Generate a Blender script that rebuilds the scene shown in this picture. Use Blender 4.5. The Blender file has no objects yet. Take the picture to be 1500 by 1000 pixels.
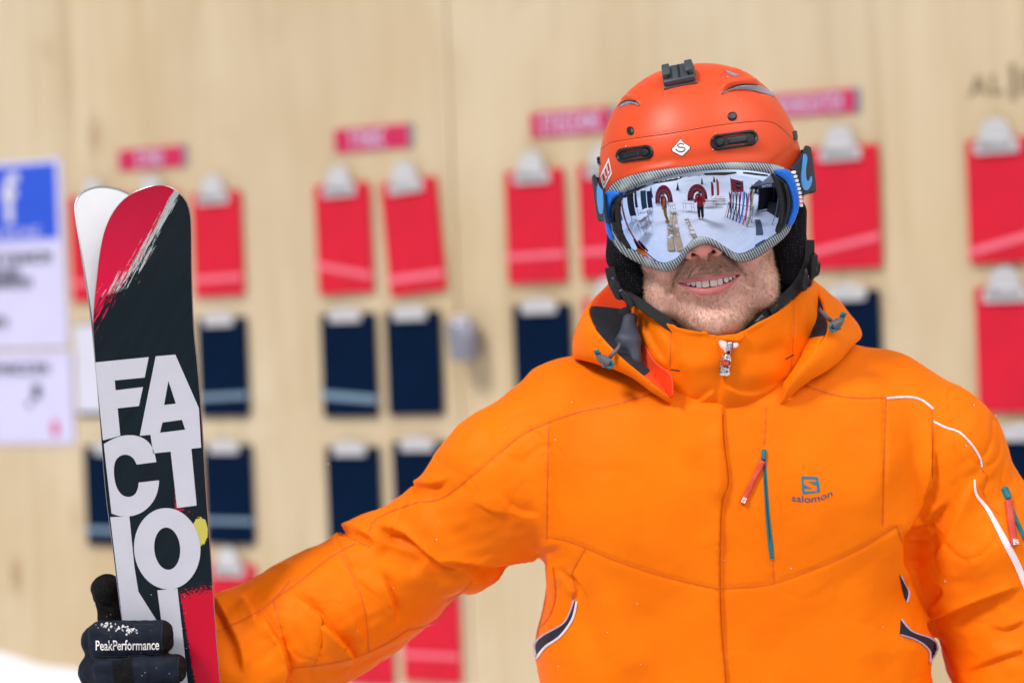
import bpy, bmesh, math, random
import numpy as np
from mathutils import Vector, Matrix
from mathutils.bvhtree import BVHTree
from mathutils.geometry import delaunay_2d_cdt

scene = bpy.context.scene
COL = scene.collection
R = math.radians
rng = np.random.default_rng(7)
random.seed(7)

# ------------------------------------------------------------------ camera
CAM = np.array([0.0, 0.0, 1.6])
FPX = 3542.0                       # focal length, in pixels of a 1500 px wide sheet
ROLL = R(2.2)
PITCH = math.atan(50 / FPX)        # a touch downwards
cam_d = bpy.data.cameras.new('camera')
cam_d.sensor_width = 36.0
cam_d.lens = 36.0 * FPX / 1500.0
cam_d.clip_start = 0.05
cam_d.clip_end = 2000.0
cam_d.dof.use_dof = True
cam_d.dof.focus_distance = 2.66
cam_d.dof.aperture_fstop = 3.2
cam = bpy.data.objects.new('camera', cam_d)
COL.objects.link(cam)
_r = Vector((math.cos(ROLL), 0, -math.sin(ROLL)))
_u = Vector((math.sin(ROLL), 0, math.cos(ROLL)))
_b = Vector((0, -1, 0))
_m = Matrix((_r, _u, _b)).transposed()
_m = Matrix.Rotation(-PITCH, 3, 'X') @ _m
cam.matrix_world = Matrix.Translation(Vector(CAM)) @ _m.to_4x4()
scene.camera = cam
CAMROT = np.array(_m)

# ------------------------------------------------------------------ sky and sun (flat winter overcast)
SUN_EL, SUN_AZ = R(47), R(-50)     # azimuth measured from the camera's back, to the left
world = bpy.data.worlds.new('World')
scene.world = world
world.use_nodes = True
wn = world.node_tree
wn.nodes.clear()
w_out = wn.nodes.new('ShaderNodeOutputWorld')
w_bg = wn.nodes.new('ShaderNodeBackground')
w_sky = wn.nodes.new('ShaderNodeTexSky')
w_sky.sky_type = 'NISHITA'
w_sky.sun_disc = False
w_sky.sun_elevation = SUN_EL
w_sky.sun_rotation = R(180) + SUN_AZ
w_sky.air_density = 1.0
w_sky.dust_density = 6.0
w_sky.ozone_density = 1.0
w_hs = wn.nodes.new('ShaderNodeHueSaturation')
w_hs.inputs['Saturation'].default_value = 0.30
w_bg.inputs['Strength'].default_value = 0.055
wn.links.new(w_sky.outputs['Color'], w_hs.inputs['Color'])
wn.links.new(w_hs.outputs['Color'], w_bg.inputs['Color'])
wn.links.new(w_bg.outputs['Background'], w_out.inputs['Surface'])

sun_d = bpy.data.lights.new('sun', 'SUN')
sun_d.energy = 1.5
sun_d.angle = R(14)
sun_d.color = (1.0, 0.965, 0.92)
sun = bpy.data.objects.new('sun', sun_d)
COL.objects.link(sun)
_to = Vector((math.sin(SUN_AZ) * math.cos(SUN_EL), -math.cos(SUN_AZ) * math.cos(SUN_EL), math.sin(SUN_EL)))
sun.rotation_euler = _to.to_track_quat('Z', 'Y').to_euler()

scene.view_settings.view_transform = 'Standard'
scene.view_settings.look = 'None'
scene.view_settings.gamma = 1.0
scene.view_settings.use_curve_mapping = False
scene.view_settings.exposure = 0.86
scene.render.engine = 'CYCLES'
scene.cycles.max_bounces = 6
scene.cycles.use_denoising = True
scene.cycles.caustics_reflective = False

# ------------------------------------------------------------------ helpers: drawing sheet <-> place
def ray(px, py):
    """direction of a point of the 1500 x 1000 drawing sheet, unit depth along world Y"""
    px = np.asarray(px, float); py = np.asarray(py, float)
    d = np.stack([(px - 750) / FPX, -(py - 500) / FPX, -np.ones_like(px)], -1) @ CAMROT.T
    return d / d[..., 1:2]
def P(px, py, y):
    """world point seen at sheet point (px, py) at depth y"""
    return CAM + ray(px, py) * np.asarray(y, float)[..., None]
def V(px, py, y):
    return Vector(P(px, py, y))
def sheet(co):
    """sheet coordinates of world points"""
    q = (np.asarray(co) - CAM) @ CAMROT
    return np.stack([750 - FPX * q[..., 0] / q[..., 2], 500 + FPX * q[..., 1] / q[..., 2]], -1)
MM = 2.70 / FPX                    # metres per sheet pixel near the person

# ------------------------------------------------------------------ helpers: materials
MATS = {}
class NT:
    def __init__(s, name):
        s.m = bpy.data.materials.new(name); s.m.use_nodes = True
        s.t = s.m.node_tree; s.b = s.t.nodes['Principled BSDF']
        MATS[name] = s.m
    def n(s, kind, **kw):
        x = s.t.nodes.new('ShaderNode' + kind)
        for k, v in kw.items():
            if k in x.inputs.keys():
                x.inputs[k].default_value = v
            else:
                setattr(x, k, v)
        return x
    def l(s, a, b): s.t.links.new(a, b)
    def set(s, **kw):
        for k, v in kw.items():
            s.b.inputs[k.replace('_', ' ')].default_value = v
    def coord(s, scale=(1, 1, 1), kind='Object', rot=(0, 0, 0)):
        tc = s.n('TexCoord'); mp = s.n('Mapping')
        mp.inputs['Scale'].default_value = scale; mp.inputs['Rotation'].default_value = rot
        s.l(tc.outputs[kind], mp.inputs['Vector'])
        return mp.outputs['Vector']
    def noise(s, vec, scale, detail=3, rough=0.5, dist=0.0):
        x = s.n('TexNoise'); x.inputs['Scale'].default_value = scale
        x.inputs['Detail'].default_value = detail; x.inputs['Roughness'].default_value = rough
        x.inputs['Distortion'].default_value = dist
        if vec is not None: s.l(vec, x.inputs['Vector'])
        return x.outputs['Fac']
    def ramp(s, fac, stops, interp='LINEAR'):
        x = s.n('ValToRGB'); cr = x.color_ramp; cr.interpolation = interp
        while len(cr.elements) < len(stops): cr.elements.new(0.5)
        for e, (p, c) in zip(cr.elements, stops):
            e.position = p; e.color = (*c, 1) if len(c) == 3 else c
        s.l(fac, x.inputs['Fac'])
        return x.outputs['Color']
    def mix(s, fac, a, b, blend='MIX'):
        x = s.n('Mix', data_type='RGBA', blend_type=blend)
        for v, i in ((fac, 0), (a, 6), (b, 7)):
            if hasattr(v, 'links'): s.l(v, x.inputs[i])
            elif i == 0: x.inputs[i].default_value = v
            else: x.inputs[i].default_value = (*v, 1)
        return x.outputs[2]
    def math(s, op, a, b=0.0, c=0.0):
        x = s.n('Math', operation=op)
        for v, i in ((a, 0), (b, 1), (c, 2)):
            if hasattr(v, 'links'): s.l(v, x.inputs[i])
            else: x.inputs[i].default_value = v
        return x.outputs[0]
    def col(s, c):
        if hasattr(c, 'links'): s.l(c, s.b.inputs['Base Color'])
        else: s.b.inputs['Base Color'].default_value = (*c, 1)
    def bump(s, h, strength=0.3, dist=0.001):
        x = s.n('Bump'); x.inputs['Strength'].default_value = strength; x.inputs['Distance'].default_value = dist
        s.l(h, x.inputs['Height']); s.l(x.outputs['Normal'], s.b.inputs['Normal'])
        return x
def srgb(r, g, b):
    f = lambda c: (c / 255 / 12.92) if c / 255 <= 0.04045 else ((c / 255 + 0.055) / 1.055) ** 2.4
    return (f(r), f(g), f(b))
def plain(name, color, rough=0.5, metal=0.0, var=0.12, scale=60.0, bump=0.0, bdist=0.0005, **kw):
    """paint / plastic / cloth with a little natural variation"""
    t = NT(name)
    v = t.coord()
    f = t.noise(v, scale, 4, 0.6)
    a = tuple(c * (1 - var) for c in color); b = tuple(min(1, c * (1 + var)) for c in color)
    t.col(t.ramp(f, [(0.3, a), (0.7, b)]))
    t.set(Roughness=rough, Metallic=metal)
    for k, val in kw.items(): t.set(**{k: val})
    if bump: t.bump(t.noise(v, scale * 6, 3), bump, bdist)
    return t.m

# ------------------------------------------------------------------ helpers: objects
def obj(name, me, mat=None, parent=None, smooth=False):
    if isinstance(me, tuple):
        vs, fs = me[0], me[1]
        m = bpy.data.meshes.new(name)
        if isinstance(vs, np.ndarray) and isinstance(fs, np.ndarray):
            m.vertices.add(len(vs)); m.vertices.foreach_set('co', vs.astype(np.float32).ravel())
            k = fs.shape[1]
            m.loops.add(fs.size); m.loops.foreach_set('vertex_index', fs.astype(np.int32).ravel())
            m.polygons.add(len(fs)); m.polygons.foreach_set('loop_start', np.arange(0, fs.size, k, dtype=np.int32))
            m.update(calc_edges=True); m.validate()
        else:
            m.from_pydata([tuple(map(float, v)) for v in vs], [], [tuple(map(int, f)) for f in fs]); m.update()
        me = m
    elif isinstance(me, bmesh.types.BMesh):
        m = bpy.data.meshes.new(name); me.to_mesh(m); me.free(); me = m
    o = bpy.data.objects.new(name, me); COL.objects.link(o)
    if mat is not None:
        for mm in (mat if isinstance(mat, (list, tuple)) else [mat]): o.data.materials.append(MATS[mm] if isinstance(mm, str) else mm)
    if smooth: o.data.polygons.foreach_set('use_smooth', [True] * len(o.data.polygons))
    if parent is not None: o.parent = parent
    return o
def empty(name, loc=(0, 0, 0), rz=0.0):
    o = bpy.data.objects.new(name, None); COL.objects.link(o)
    o.location = loc; o.rotation_euler = (0, 0, rz); o.empty_display_size = 0.1
    return o
def tag(o, label=None, cat=None, group=None, kind=None):
    if label: o['label'] = label
    if cat: o['category'] = cat
    if group: o['group'] = group
    if kind: o['kind'] = kind
    return o
def keep(child, parent):
    """parent without moving (parents are unrotated or already placed)"""
    bpy.context.view_layer.update()
    child.parent = parent; child.matrix_parent_inverse = parent.matrix_world.inverted()
    return child
class MB:
    """collects simple solids into one mesh"""
    def __init__(s): s.v = []; s.f = []
    def add(s, vs, fs):
        k = len(s.v); s.v += [tuple(map(float, v)) for v in vs]; s.f += [tuple(int(i) + k for i in f) for f in fs]; return s
    def box(s, c, d, rot=None, bev=0.0):
        bm = bmesh.new(); bmesh.ops.create_cube(bm, size=1.0)
        bmesh.ops.scale(bm, vec=d, verts=bm.verts)
        if bev: bmesh.ops.bevel(bm, geom=bm.edges[:] , offset=bev, segments=2, affect='EDGES', profile=0.5)
        if rot is not None: bmesh.ops.rotate(bm, cent=(0, 0, 0), matrix=rot, verts=bm.verts)
        bmesh.ops.translate(bm, vec=c, verts=bm.verts)
        bm.verts.index_update()
        s.add([v.co for v in bm.verts], [[v.index for v in f.verts] for f in bm.faces]); bm.free(); return s
    def tube(s, pts, r, n=10, cap=True):
        pts = [Vector(p) for p in pts]; rs = r if isinstance(r, (list, tuple, np.ndarray)) else [r] * len(pts)
        k = len(s.v); up = None
        for i, p in enumerate(pts):
            t = (pts[min(i + 1, len(pts) - 1)] - pts[max(i - 1, 0)]).normalized()
            if up is None: up = Vector((0, 0, 1)) if abs(t.z) < 0.9 else Vector((1, 0, 0))
            a = t.cross(up).normalized(); b = a.cross(t).normalized(); up = b
            for j in range(n):
                q = 2 * math.pi * j / n
                s.v.append(tuple(p + (a * math.cos(q) + b * math.sin(q)) * rs[i]))
        for i in range(len(pts) - 1):
            for j in range(n):
                j2 = (j + 1) % n
                s.f.append((k + i * n + j, k + i * n + j2, k + (i + 1) * n + j2, k + (i + 1) * n + j))
        if cap:
            s.f.append(tuple(k + j for j in range(n))[::-1]); s.f.append(tuple(k + (len(pts) - 1) * n + j for j in range(n)))
        return s
    def prism(s, poly, a, b):
        """poly: list of 3D points of one face; extruded by vector (b - a)"""
        off = Vector(b) - Vector(a); n = len(poly)
        vs = [Vector(p) for p in poly] + [Vector(p) + off for p in poly]
        fs = [tuple(range(n))[::-1], tuple(range(n, 2 * n))] + [(i, (i + 1) % n, n + (i + 1) % n, n + i) for i in range(n)]
        return s.add(vs, fs)
    def build(s, name, mat, parent=None, smooth=False):
        bm = bmesh.new()
        vv = [bm.verts.new(v) for v in s.v]
        for f in s.f:
            try: bm.faces.new([vv[i] for i in f])
            except ValueError: pass
        bmesh.ops.recalc_face_normals(bm, faces=bm.faces)
        return obj(name, bm, mat, parent, smooth)
def copy_tree(o, parent=None):
    c = o.copy(); COL.objects.link(c); c.parent = parent
    for ch in o.children: copy_tree(ch, c)
    return c
def autosmooth(o, ang=35):
    me = o.data
    me.polygons.foreach_set('use_smooth', [True] * len(me.polygons))
    me.set_sharp_from_angle(angle=R(ang))
    return o

# ------------------------------------------------------------------ helpers: curves, polygons and skins laid on surfaces
def spline(pts, n, closed=False):
    """Catmull-Rom through points (any dimension), n samples evenly spaced by length"""
    p = np.asarray(pts, float); m = len(p)
    out = []
    segs = m if closed else m - 1
    for i in range(segs):
        if closed: a, b, c, d = p[(i - 1) % m], p[i], p[(i + 1) % m], p[(i + 2) % m]
        else: a, b, c, d = p[max(i - 1, 0)], p[i], p[i + 1], p[min(i + 2, m - 1)]
        t = np.linspace(0, 1, 12, endpoint=False)[:, None]
        out.append(0.5 * ((2 * b) + (c - a) * t + (2 * a - 5 * b + 4 * c - d) * t ** 2 + (3 * b - a - 3 * c + d) * t ** 3))
    out = np.concatenate(out + ([p[:1]] if closed else [p[-1:]]))
    s = np.r_[0, np.cumsum(np.linalg.norm(np.diff(out, axis=0), axis=1))]
    q = np.linspace(0, s[-1], n, endpoint=not closed)
    return np.stack([np.interp(q, s, out[:, k]) for k in range(out.shape[1])], -1)
def dense(poly, step):
    """polygon outline with straight sides, resampled finer than step"""
    p = np.asarray(poly, float); out = []
    for a, b in zip(p, np.roll(p, -1, 0)):
        k = max(1, int(np.ceil(np.linalg.norm(b - a) / step)))
        out.append(a + (b - a) * (np.arange(k) / k)[:, None])
    return np.concatenate(out)
def inside(pts, poly):
    x, y = pts[:, 0], pts[:, 1]; c = np.zeros(len(pts), bool)
    for (x1, y1), (x2, y2) in zip(poly, np.roll(poly, -1, 0)):
        if y1 == y2: continue
        m = ((y1 > y) != (y2 > y)) & (x < (x2 - x1) * (y - y1) / (y2 - y1) + x1)
        c ^= m
    return c
def edge_dist(pts, loops):
    d = np.full(len(pts), 1e9)
    for poly in loops:
        for a, b in zip(poly, np.roll(poly, -1, 0)):
            ab = b - a; L = ab @ ab
            if L < 1e-12: continue
            t = np.clip(((pts - a) @ ab) / L, 0, 1)
            d = np.minimum(d, np.linalg.norm(pts - a - t[:, None] * ab, axis=1))
    return d
def fill(outer, holes=(), step=3.0):
    """triangulated sheet polygon with evenly spread inner points"""
    loops = [np.asarray(outer, float)] + [np.asarray(h, float) for h in holes]
    o = loops[0]
    gx = np.arange(o[:, 0].min(), o[:, 0].max() + step, step); gy = np.arange(o[:, 1].min(), o[:, 1].max() + step * 0.87, step * 0.87)
    g = np.stack(np.meshgrid(gx, gy), -1); g[1::2, :, 0] += step / 2; g = g.reshape(-1, 2)
    k = inside(g, o)
    for h in loops[1:]: k &= ~inside(g, h)
    g = g[k]
    if len(g): g = g[edge_dist(g, loops) > step * 0.45]
    vs = [Vector(v) for l in loops for v in l] + [Vector(v) for v in g]
    es = []; b = 0
    for l in loops:
        es += [(b + i, b + (i + 1) % len(l)) for i in range(len(l))]; b += len(l)
    r = delaunay_2d_cdt(vs, es, [], 0, 1e-5)
    pv = np.array([tuple(v) for v in r[0]]); tri = np.array([f for f in r[2] if len(f) == 3])
    c = pv[tri].mean(1)
    k = inside(c, o)
    for h in loops[1:]: k &= ~inside(c, h)
    tri = tri[k]
    # sheet y runs down, so flip to face the viewer
    a, b2, c2 = pv[tri[:, 0]], pv[tri[:, 1]], pv[tri[:, 2]]
    cr = (b2[:, 0] - a[:, 0]) * (c2[:, 1] - a[:, 1]) - (b2[:, 1] - a[:, 1]) * (c2[:, 0] - a[:, 0])
    tri[cr > 0] = tri[cr > 0][:, ::-1]
    return pv, tri, loops
class Skin:
    """a surface others can be laid on: hit(px, py) -> (position, normal)"""
    def __init__(s, o):
        me = o.data; n = len(me.vertices); co = np.empty(n * 3, np.float32); me.vertices.foreach_get('co', co)
        mw = np.array(o.matrix_world); co = co.reshape(-1, 3) @ mw[:3, :3].T + mw[:3, 3]
        s.bvh = BVHTree.FromPolygons([Vector(c) for c in co], [tuple(p.vertices) for p in me.polygons])
    def hit(s, pts):
        d = ray(pts[:, 0], pts[:, 1]); ps = np.empty((len(pts), 3)); ns = np.empty((len(pts), 3)); ok = np.zeros(len(pts), bool)
        for i, v in enumerate(d):
            h = s.bvh.ray_cast(Vector(CAM), Vector(v).normalized())
            if h[0] is not None: ps[i] = h[0]; ns[i] = h[1]; ok[i] = True
        if not ok.all():
            if not ok.any(): raise ValueError('skin missed')
            g = np.where(ok)[0]
            for i in np.where(~ok)[0]:
                j = g[np.argmin(((pts[g] - pts[i]) ** 2).sum(1))]; ps[i] = CAM + d[i] * ps[j, 1]; ns[i] = ns[j]
        f = (ns * d).sum(1) > 0; ns[f] *= -1
        return ps, ns
class Flat:
    """a plane surface given by point and normal"""
    def __init__(s, p, n): s.p = np.asarray(p, float); s.n = np.asarray(n, float) / np.linalg.norm(n)
    def hit(s, pts):
        d = ray(pts[:, 0], pts[:, 1]); t = ((s.p - CAM) @ s.n) / (d @ s.n)
        return CAM + d * t[:, None], np.tile(s.n, (len(pts), 1))
class Func:
    def __init__(s, f): s.f = f
    def hit(s, pts):
        def pos(q): return s.f(q)
        e = 0.5
        p = pos(pts); a = pos(pts + [e, 0]) - pos(pts - [e, 0]); b = pos(pts + [0, e]) - pos(pts - [0, e])
        n = np.cross(a, b); n /= np.linalg.norm(n, axis=1)[:, None]
        f = (n[:, 1] > 0); n[f] *= -1
        return p, n
def lay(name, mat, parent, surf, outer, holes=(), step=3.0, lift=0.0004, puff=0.0, edge=4.0, skirt=0.0, back=None, smooth=True, pre=None):
    """lay a sheet polygon on a surface: lifted along the normal, rounded up by puff within edge px of its rim, with a skirt down to the surface"""
    pv, tri, loops = fill(outer, holes, step)
    ps, ns = surf.hit(pv)
    d = edge_dist(pv, loops)
    if puff:
        q = np.clip(d / edge, 0, 1); h = puff * np.sqrt(np.clip(1 - (1 - q) ** 2, 0, 1))
    else: h = 0
    co = ps + ns * (lift + h)[:, None] if puff else ps + ns * lift
    vs = [co]; fs = [tuple(t) for t in tri]
    if skirt or puff or lift > 0.001:
        sk = skirt or (lift + 0.001)
        # boundary edges of the triangulation
        ed = {}
        for t in tri:
            for a, b in ((t[0], t[1]), (t[1], t[2]), (t[2], t[0])):
                if (b, a) in ed: del ed[(b, a)]
                else: ed[(a, b)] = 1
        bv = sorted({i for e in ed for i in e}); idx = {v: len(co) + k for k, v in enumerate(bv)}
        dirs = ns[bv] if back is None else np.tile(-np.asarray(back, float), (len(bv), 1))
        vs.append(co[bv] - dirs * sk)
        fs += [(b, a, idx[a], idx[b]) for a, b in ed]
    o = obj(name, (list(np.concatenate(vs)), fs), mat, parent)
    if smooth: autosmooth(o, 40)
    return o
def ribbon(pts, width):
    """sheet polygon of a stroke of given (possibly varying) width"""
    p = np.asarray(pts, float); t = np.gradient(p, axis=0); t /= np.linalg.norm(t, axis=1)[:, None] + 1e-9
    n = np.stack([-t[:, 1], t[:, 0]], -1); w = np.broadcast_to(np.asarray(width, float), (len(p),))[:, None] / 2
    return np.concatenate([p + n * w, (p - n * w)[::-1]])
def ribbon_obj(name, mat, parent, surf, pts, width, lift=0.0004, thick=0.0, n=None, cols=3, twod=True):
    """ribbon strip laid on a surface (sheet polyline, width px)"""
    p = spline(pts, n or max(6, int(len(pts) * 8)))
    t = np.gradient(p, axis=0); t /= np.linalg.norm(t, axis=1)[:, None] + 1e-9
    nn = np.stack([-t[:, 1], t[:, 0]], -1)
    w = np.interp(np.linspace(0, 1, len(p)), np.linspace(0, 1, np.size(width)), np.atleast_1d(width))
    k = np.linspace(-0.5, 0.5, cols)
    g = (p[:, None, :] + nn[:, None, :] * (w[:, None] * k)[:, :, None]).reshape(-1, 2)
    ps, ns = surf.hit(g)
    hh = lift + thick * np.tile(np.sqrt(np.clip(1 - (2 * k) ** 2, 0, 1)), len(p))
    co = ps + ns * hh[:, None]
    fs = [(i * cols + j, i * cols + j + 1, (i + 1) * cols + j + 1, (i + 1) * cols + j) for i in range(len(p) - 1) for j in range(cols - 1)]
    return obj(name, (list(co), fs), mat, parent, True)

# ------------------------------------------------------------------ helpers: sculpting with distance fields
def smin(a, b, k):
    h = np.clip(0.5 + 0.5 * (b - a) / k, 0, 1)
    return b + (a - b) * h - k * h * (1 - h)
def smax(a, b, k): return -smin(-a, -b, k)
def d_cone(p, a, b, ra, rb):
    """round cone (approximate): capsule whose radius changes from ra to rb"""
    a = np.asarray(a, np.float32); b = np.asarray(b, np.float32); ab = b - a
    t = np.clip(((p - a) @ ab) / (ab @ ab), 0, 1)
    return np.sqrt(((p - a - t[:, None] * ab) ** 2).sum(1)) - (ra + (rb - ra) * t)
def d_ell(p, c, r):
    q = (p - np.asarray(c, np.float32)) / np.asarray(r, np.float32)
    k = np.sqrt((q ** 2).sum(1)); k2 = np.sqrt(((q / np.asarray(r, np.float32)) ** 2).sum(1)) + 1e-9
    return k * (k - 1) / k2
def d_chain(p, pts, rs, k=0.01):
    d = None
    for i in range(len(pts) - 1):
        e = d_cone(p, pts[i], pts[i + 1], rs[i], rs[i + 1])
        d = e if d is None else smin(d, e, k)
    return d
def sculpt(f, lo, hi, h, newton=1, band=1.25):
    """mesh of f = 0 (surface nets over the blocks near the surface)"""
    lo = np.asarray(lo, float); hi = np.asarray(hi, float); B = 8
    nb = np.ceil((hi - lo) / (h * B)).astype(int); n = nb * B + 1
    ev = lambda p: f(p.astype(np.float32))
    ax = [lo[i] + h * B * (np.arange(nb[i]) + 0.5) for i in range(3)]
    cc = np.stack(np.meshgrid(*ax, indexing='ij'), -1).reshape(-1, 3)
    fc = ev(cc)
    F = np.repeat(np.repeat(np.repeat(fc.reshape(nb), B, 0), B, 1), B, 2)
    F = np.pad(F, ((0, 1), (0, 1), (0, 1)), mode='edge').astype(np.float32)
    act = np.where(np.abs(fc) < h * B * band)[0]
    bi = np.stack(np.unravel_index(act, nb), -1) * B
    loc = np.stack(np.meshgrid(*[np.arange(B + 1)] * 3, indexing='ij'), -1).reshape(-1, 3)
    for s in range(0, len(bi), 600):
        ij = (bi[s:s + 600, None, :] + loc[None]).reshape(-1, 3)
        F[ij[:, 0], ij[:, 1], ij[:, 2]] = ev(lo + ij * h)
    S = F < 0
    c8 = [(a, b, c) for a in (0, 1) for b in (0, 1) for c in (0, 1)]
    sl = lambda A, o: A[o[0]:A.shape[0] - 1 + o[0], o[1]:A.shape[1] - 1 + o[1], o[2]:A.shape[2] - 1 + o[2]]
    cnt = sum(sl(S, o).astype(np.int8) for o in c8)
    cells = np.argwhere((cnt > 0) & (cnt < 8))
    idx = np.full(cnt.shape, -1, np.int32); idx[tuple(cells.T)] = np.arange(len(cells))
    acc = np.zeros((len(cells), 3)); num = np.zeros(len(cells))
    for axis in range(3):
        for o in c8:
            if o[axis]: continue
            o2 = list(o); o2[axis] = 1
            fa = F[tuple((cells + o).T)]; fb = F[tuple((cells + o2).T)]
            m = (fa < 0) != (fb < 0)
            t = np.where(m, fa / np.where(fa == fb, 1, fa - fb), 0)
            pt = np.tile(np.array(o, float), (len(cells), 1)); pt[:, axis] = t
            acc += pt * m[:, None]; num += m
    co = lo + (cells + acc / num[:, None]) * h
    quads = []
    for axis in range(3):
        sA = [slice(None)] * 3; sB = [slice(None)] * 3; sA[axis] = slice(0, -1); sB[axis] = slice(1, None)
        a = S[tuple(sA)]; b = S[tuple(sB)]
        e = np.argwhere(a != b)
        u, v = [(1, 2), (2, 0), (0, 1)][axis]
        e = e[(e[:, u] > 0) & (e[:, v] > 0) & (e[:, u] < S.shape[u] - 1) & (e[:, v] < S.shape[v] - 1)]
        ins = a[tuple(e.T)]
        def cell(du, dv):
            q = e.copy(); q[:, u] -= du; q[:, v] -= dv; return idx[tuple(q.T)]
        q = np.stack([cell(1, 1), cell(0, 1), cell(0, 0), cell(1, 0)], -1)
        q[~ins] = q[~ins][:, ::-1]
        quads.append(q)
    quads = np.concatenate(quads)
    for _ in range(newton):
        f0 = ev(co); g = np.stack([(ev(co + d) - ev(co - d)) for d in np.eye(3) * h * 0.5], -1) / h
        co = co - np.clip(f0 / np.maximum((g ** 2).sum(1), 0.2), -h, h)[:, None] * g
    return co, quads
def vnormals(co, q):
    n = np.cross(co[q[:, 2]] - co[q[:, 0]], co[q[:, 3 if q.shape[1] > 3 else 1]] - co[q[:, 1 if q.shape[1] > 3 else 0]])
    if q.shape[1] == 3: n = np.cross(co[q[:, 1]] - co[q[:, 0]], co[q[:, 2]] - co[q[:, 0]])
    out = np.zeros_like(co)
    for k in range(q.shape[1]): np.add.at(out, q[:, k], n)
    return out / (np.linalg.norm(out, axis=1)[:, None] + 1e-12)
def relax(co, q, it=1, lam=0.5):
    for _ in range(it):
        s = np.zeros_like(co); c = np.zeros(len(co))
        for k in range(q.shape[1]):
            a, b = q[:, k], q[:, (k + 1) % q.shape[1]]
            np.add.at(s, a, co[b]); np.add.at(c, a, 1)
        co = co + lam * (s / np.maximum(c, 1)[:, None] - co)
    return co
def strokes(co, nrm, items, facing=0.12):
    """sculpting strokes drawn on the front sheet; amplitudes in mm along the normal"""
    sp = sheet(co); disp = np.zeros(len(co))
    fw = np.clip((-nrm[:, 1] + facing) / 0.4, 0, 1)
    for it in items:
        kind, pts, w, amp = it[:4]; opt = it[4] if len(it) > 4 else {}
        p = spline(pts, max(4, len(pts) * 5)) if len(pts) > 2 else np.asarray(pts, float)
        reach = w * (opt.get('L', 10) * 2.2 if kind == 'step' else 7.0)
        k = np.where((sp[:, 0] > p[:, 0].min() - reach) & (sp[:, 0] < p[:, 0].max() + reach) & (sp[:, 1] > p[:, 1].min() - reach) & (sp[:, 1] < p[:, 1].max() + reach))[0]
        if not len(k): continue
        x = sp[k]; best = np.full(len(k), 1e9); sgn = np.zeros(len(k)); tt = np.zeros(len(k))
        L = np.r_[0, np.cumsum(np.linalg.norm(np.diff(p, axis=0), axis=1))]
        for i in range(len(p) - 1):
            a = p[i]; ab = p[i + 1] - a; l2 = ab @ ab + 1e-9
            t = np.clip(((x - a) @ ab) / l2, 0, 1); e = x - a - t[:, None] * ab; d = np.linalg.norm(e, axis=1)
            m = d < best
            best[m] = d[m]; sgn[m] = (ab[0] * (x[m, 1] - a[1]) - ab[1] * (x[m, 0] - a[0])); tt[m] = (L[i] + t[m] * (L[i + 1] - L[i])) / L[-1]
        sd = best * np.sign(sgn)
        e0 = opt.get('in', 0.25); e1 = opt.get('out', 0.25)
        win = np.clip(tt / max(e0, 1e-3), 0, 1) * np.clip((1 - tt) / max(e1, 1e-3), 0, 1); win = win * win * (3 - 2 * win)
        if kind == 'fold':        # a tuck: sharp drop at the line, cloth proud on one side and easing away
            qq = np.clip(sd / (0.8 * w) + 0.5, 0, 1); qq = qq * qq * (3 - 2 * qq)
            h = qq * np.exp(-(np.maximum(sd, 0) / (2.6 * w)) ** 1.4) - (1 - qq) * 0.65 * np.exp(-(np.maximum(-sd, 0) / (1.5 * w)) ** 1.3)
        elif kind == 'dent': h = -np.exp(-(sd / w) ** 2)
        elif kind == 'bump': h = np.exp(-(sd / w) ** 2)
        elif kind == 'pucker': h = np.sin(2 * math.pi * tt * L[-1] / opt.get('wave', 15) + 2.5 * np.sin(tt * L[-1] / 37)) * np.exp(-(sd / w) ** 2)
        elif kind == 'step':
            q = np.clip(sd / w + 0.5, 0, 1); h = q * q * (3 - 2 * q) * np.exp(-(np.maximum(sd, 0) / (w * opt.get('L', 10))) ** 2)
        disp[k] += amp * 0.001 * h * win * fw[k]
    return co + nrm * disp[:, None]
def fnoise(p, seed=0, octaves=3):
    """cheap smooth noise from sums of sines (p in units of its wavelength)"""
    r = np.random.default_rng(seed); out = np.zeros(len(p)); a = 1.0; tot = 0
    for o in range(octaves):
        for _ in range(4):
            k = r.normal(size=3); k = k / np.linalg.norm(k) * (2 ** o) * 2 * math.pi; out += a * np.sin(p @ k + r.uniform(0, 6.28) + 0.7 * np.sin(p @ np.roll(k, 1) * 0.6)); tot += a
        a *= 0.5
    return out / tot * 2

# ================================================================== the setting: snow, board wall
t = NT('snow'); v = t.coord()
t.col(t.ramp(t.noise(v, 1.5, 5, 0.6), [(0.3, (0.68, 0.70, 0.75)), (0.7, (0.76, 0.77, 0.80))]))
t.set(Roughness=0.65, Specular_IOR_Level=0.3)
mul = t.math('ADD', t.math('MULTIPLY', t.noise(v, 3.0, 5, 0.6), 1.0), t.math('MULTIPLY', t.noise(v, 14.0, 4, 0.6), 0.3))
t.bump(mul, 0.6, 0.08)

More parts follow.
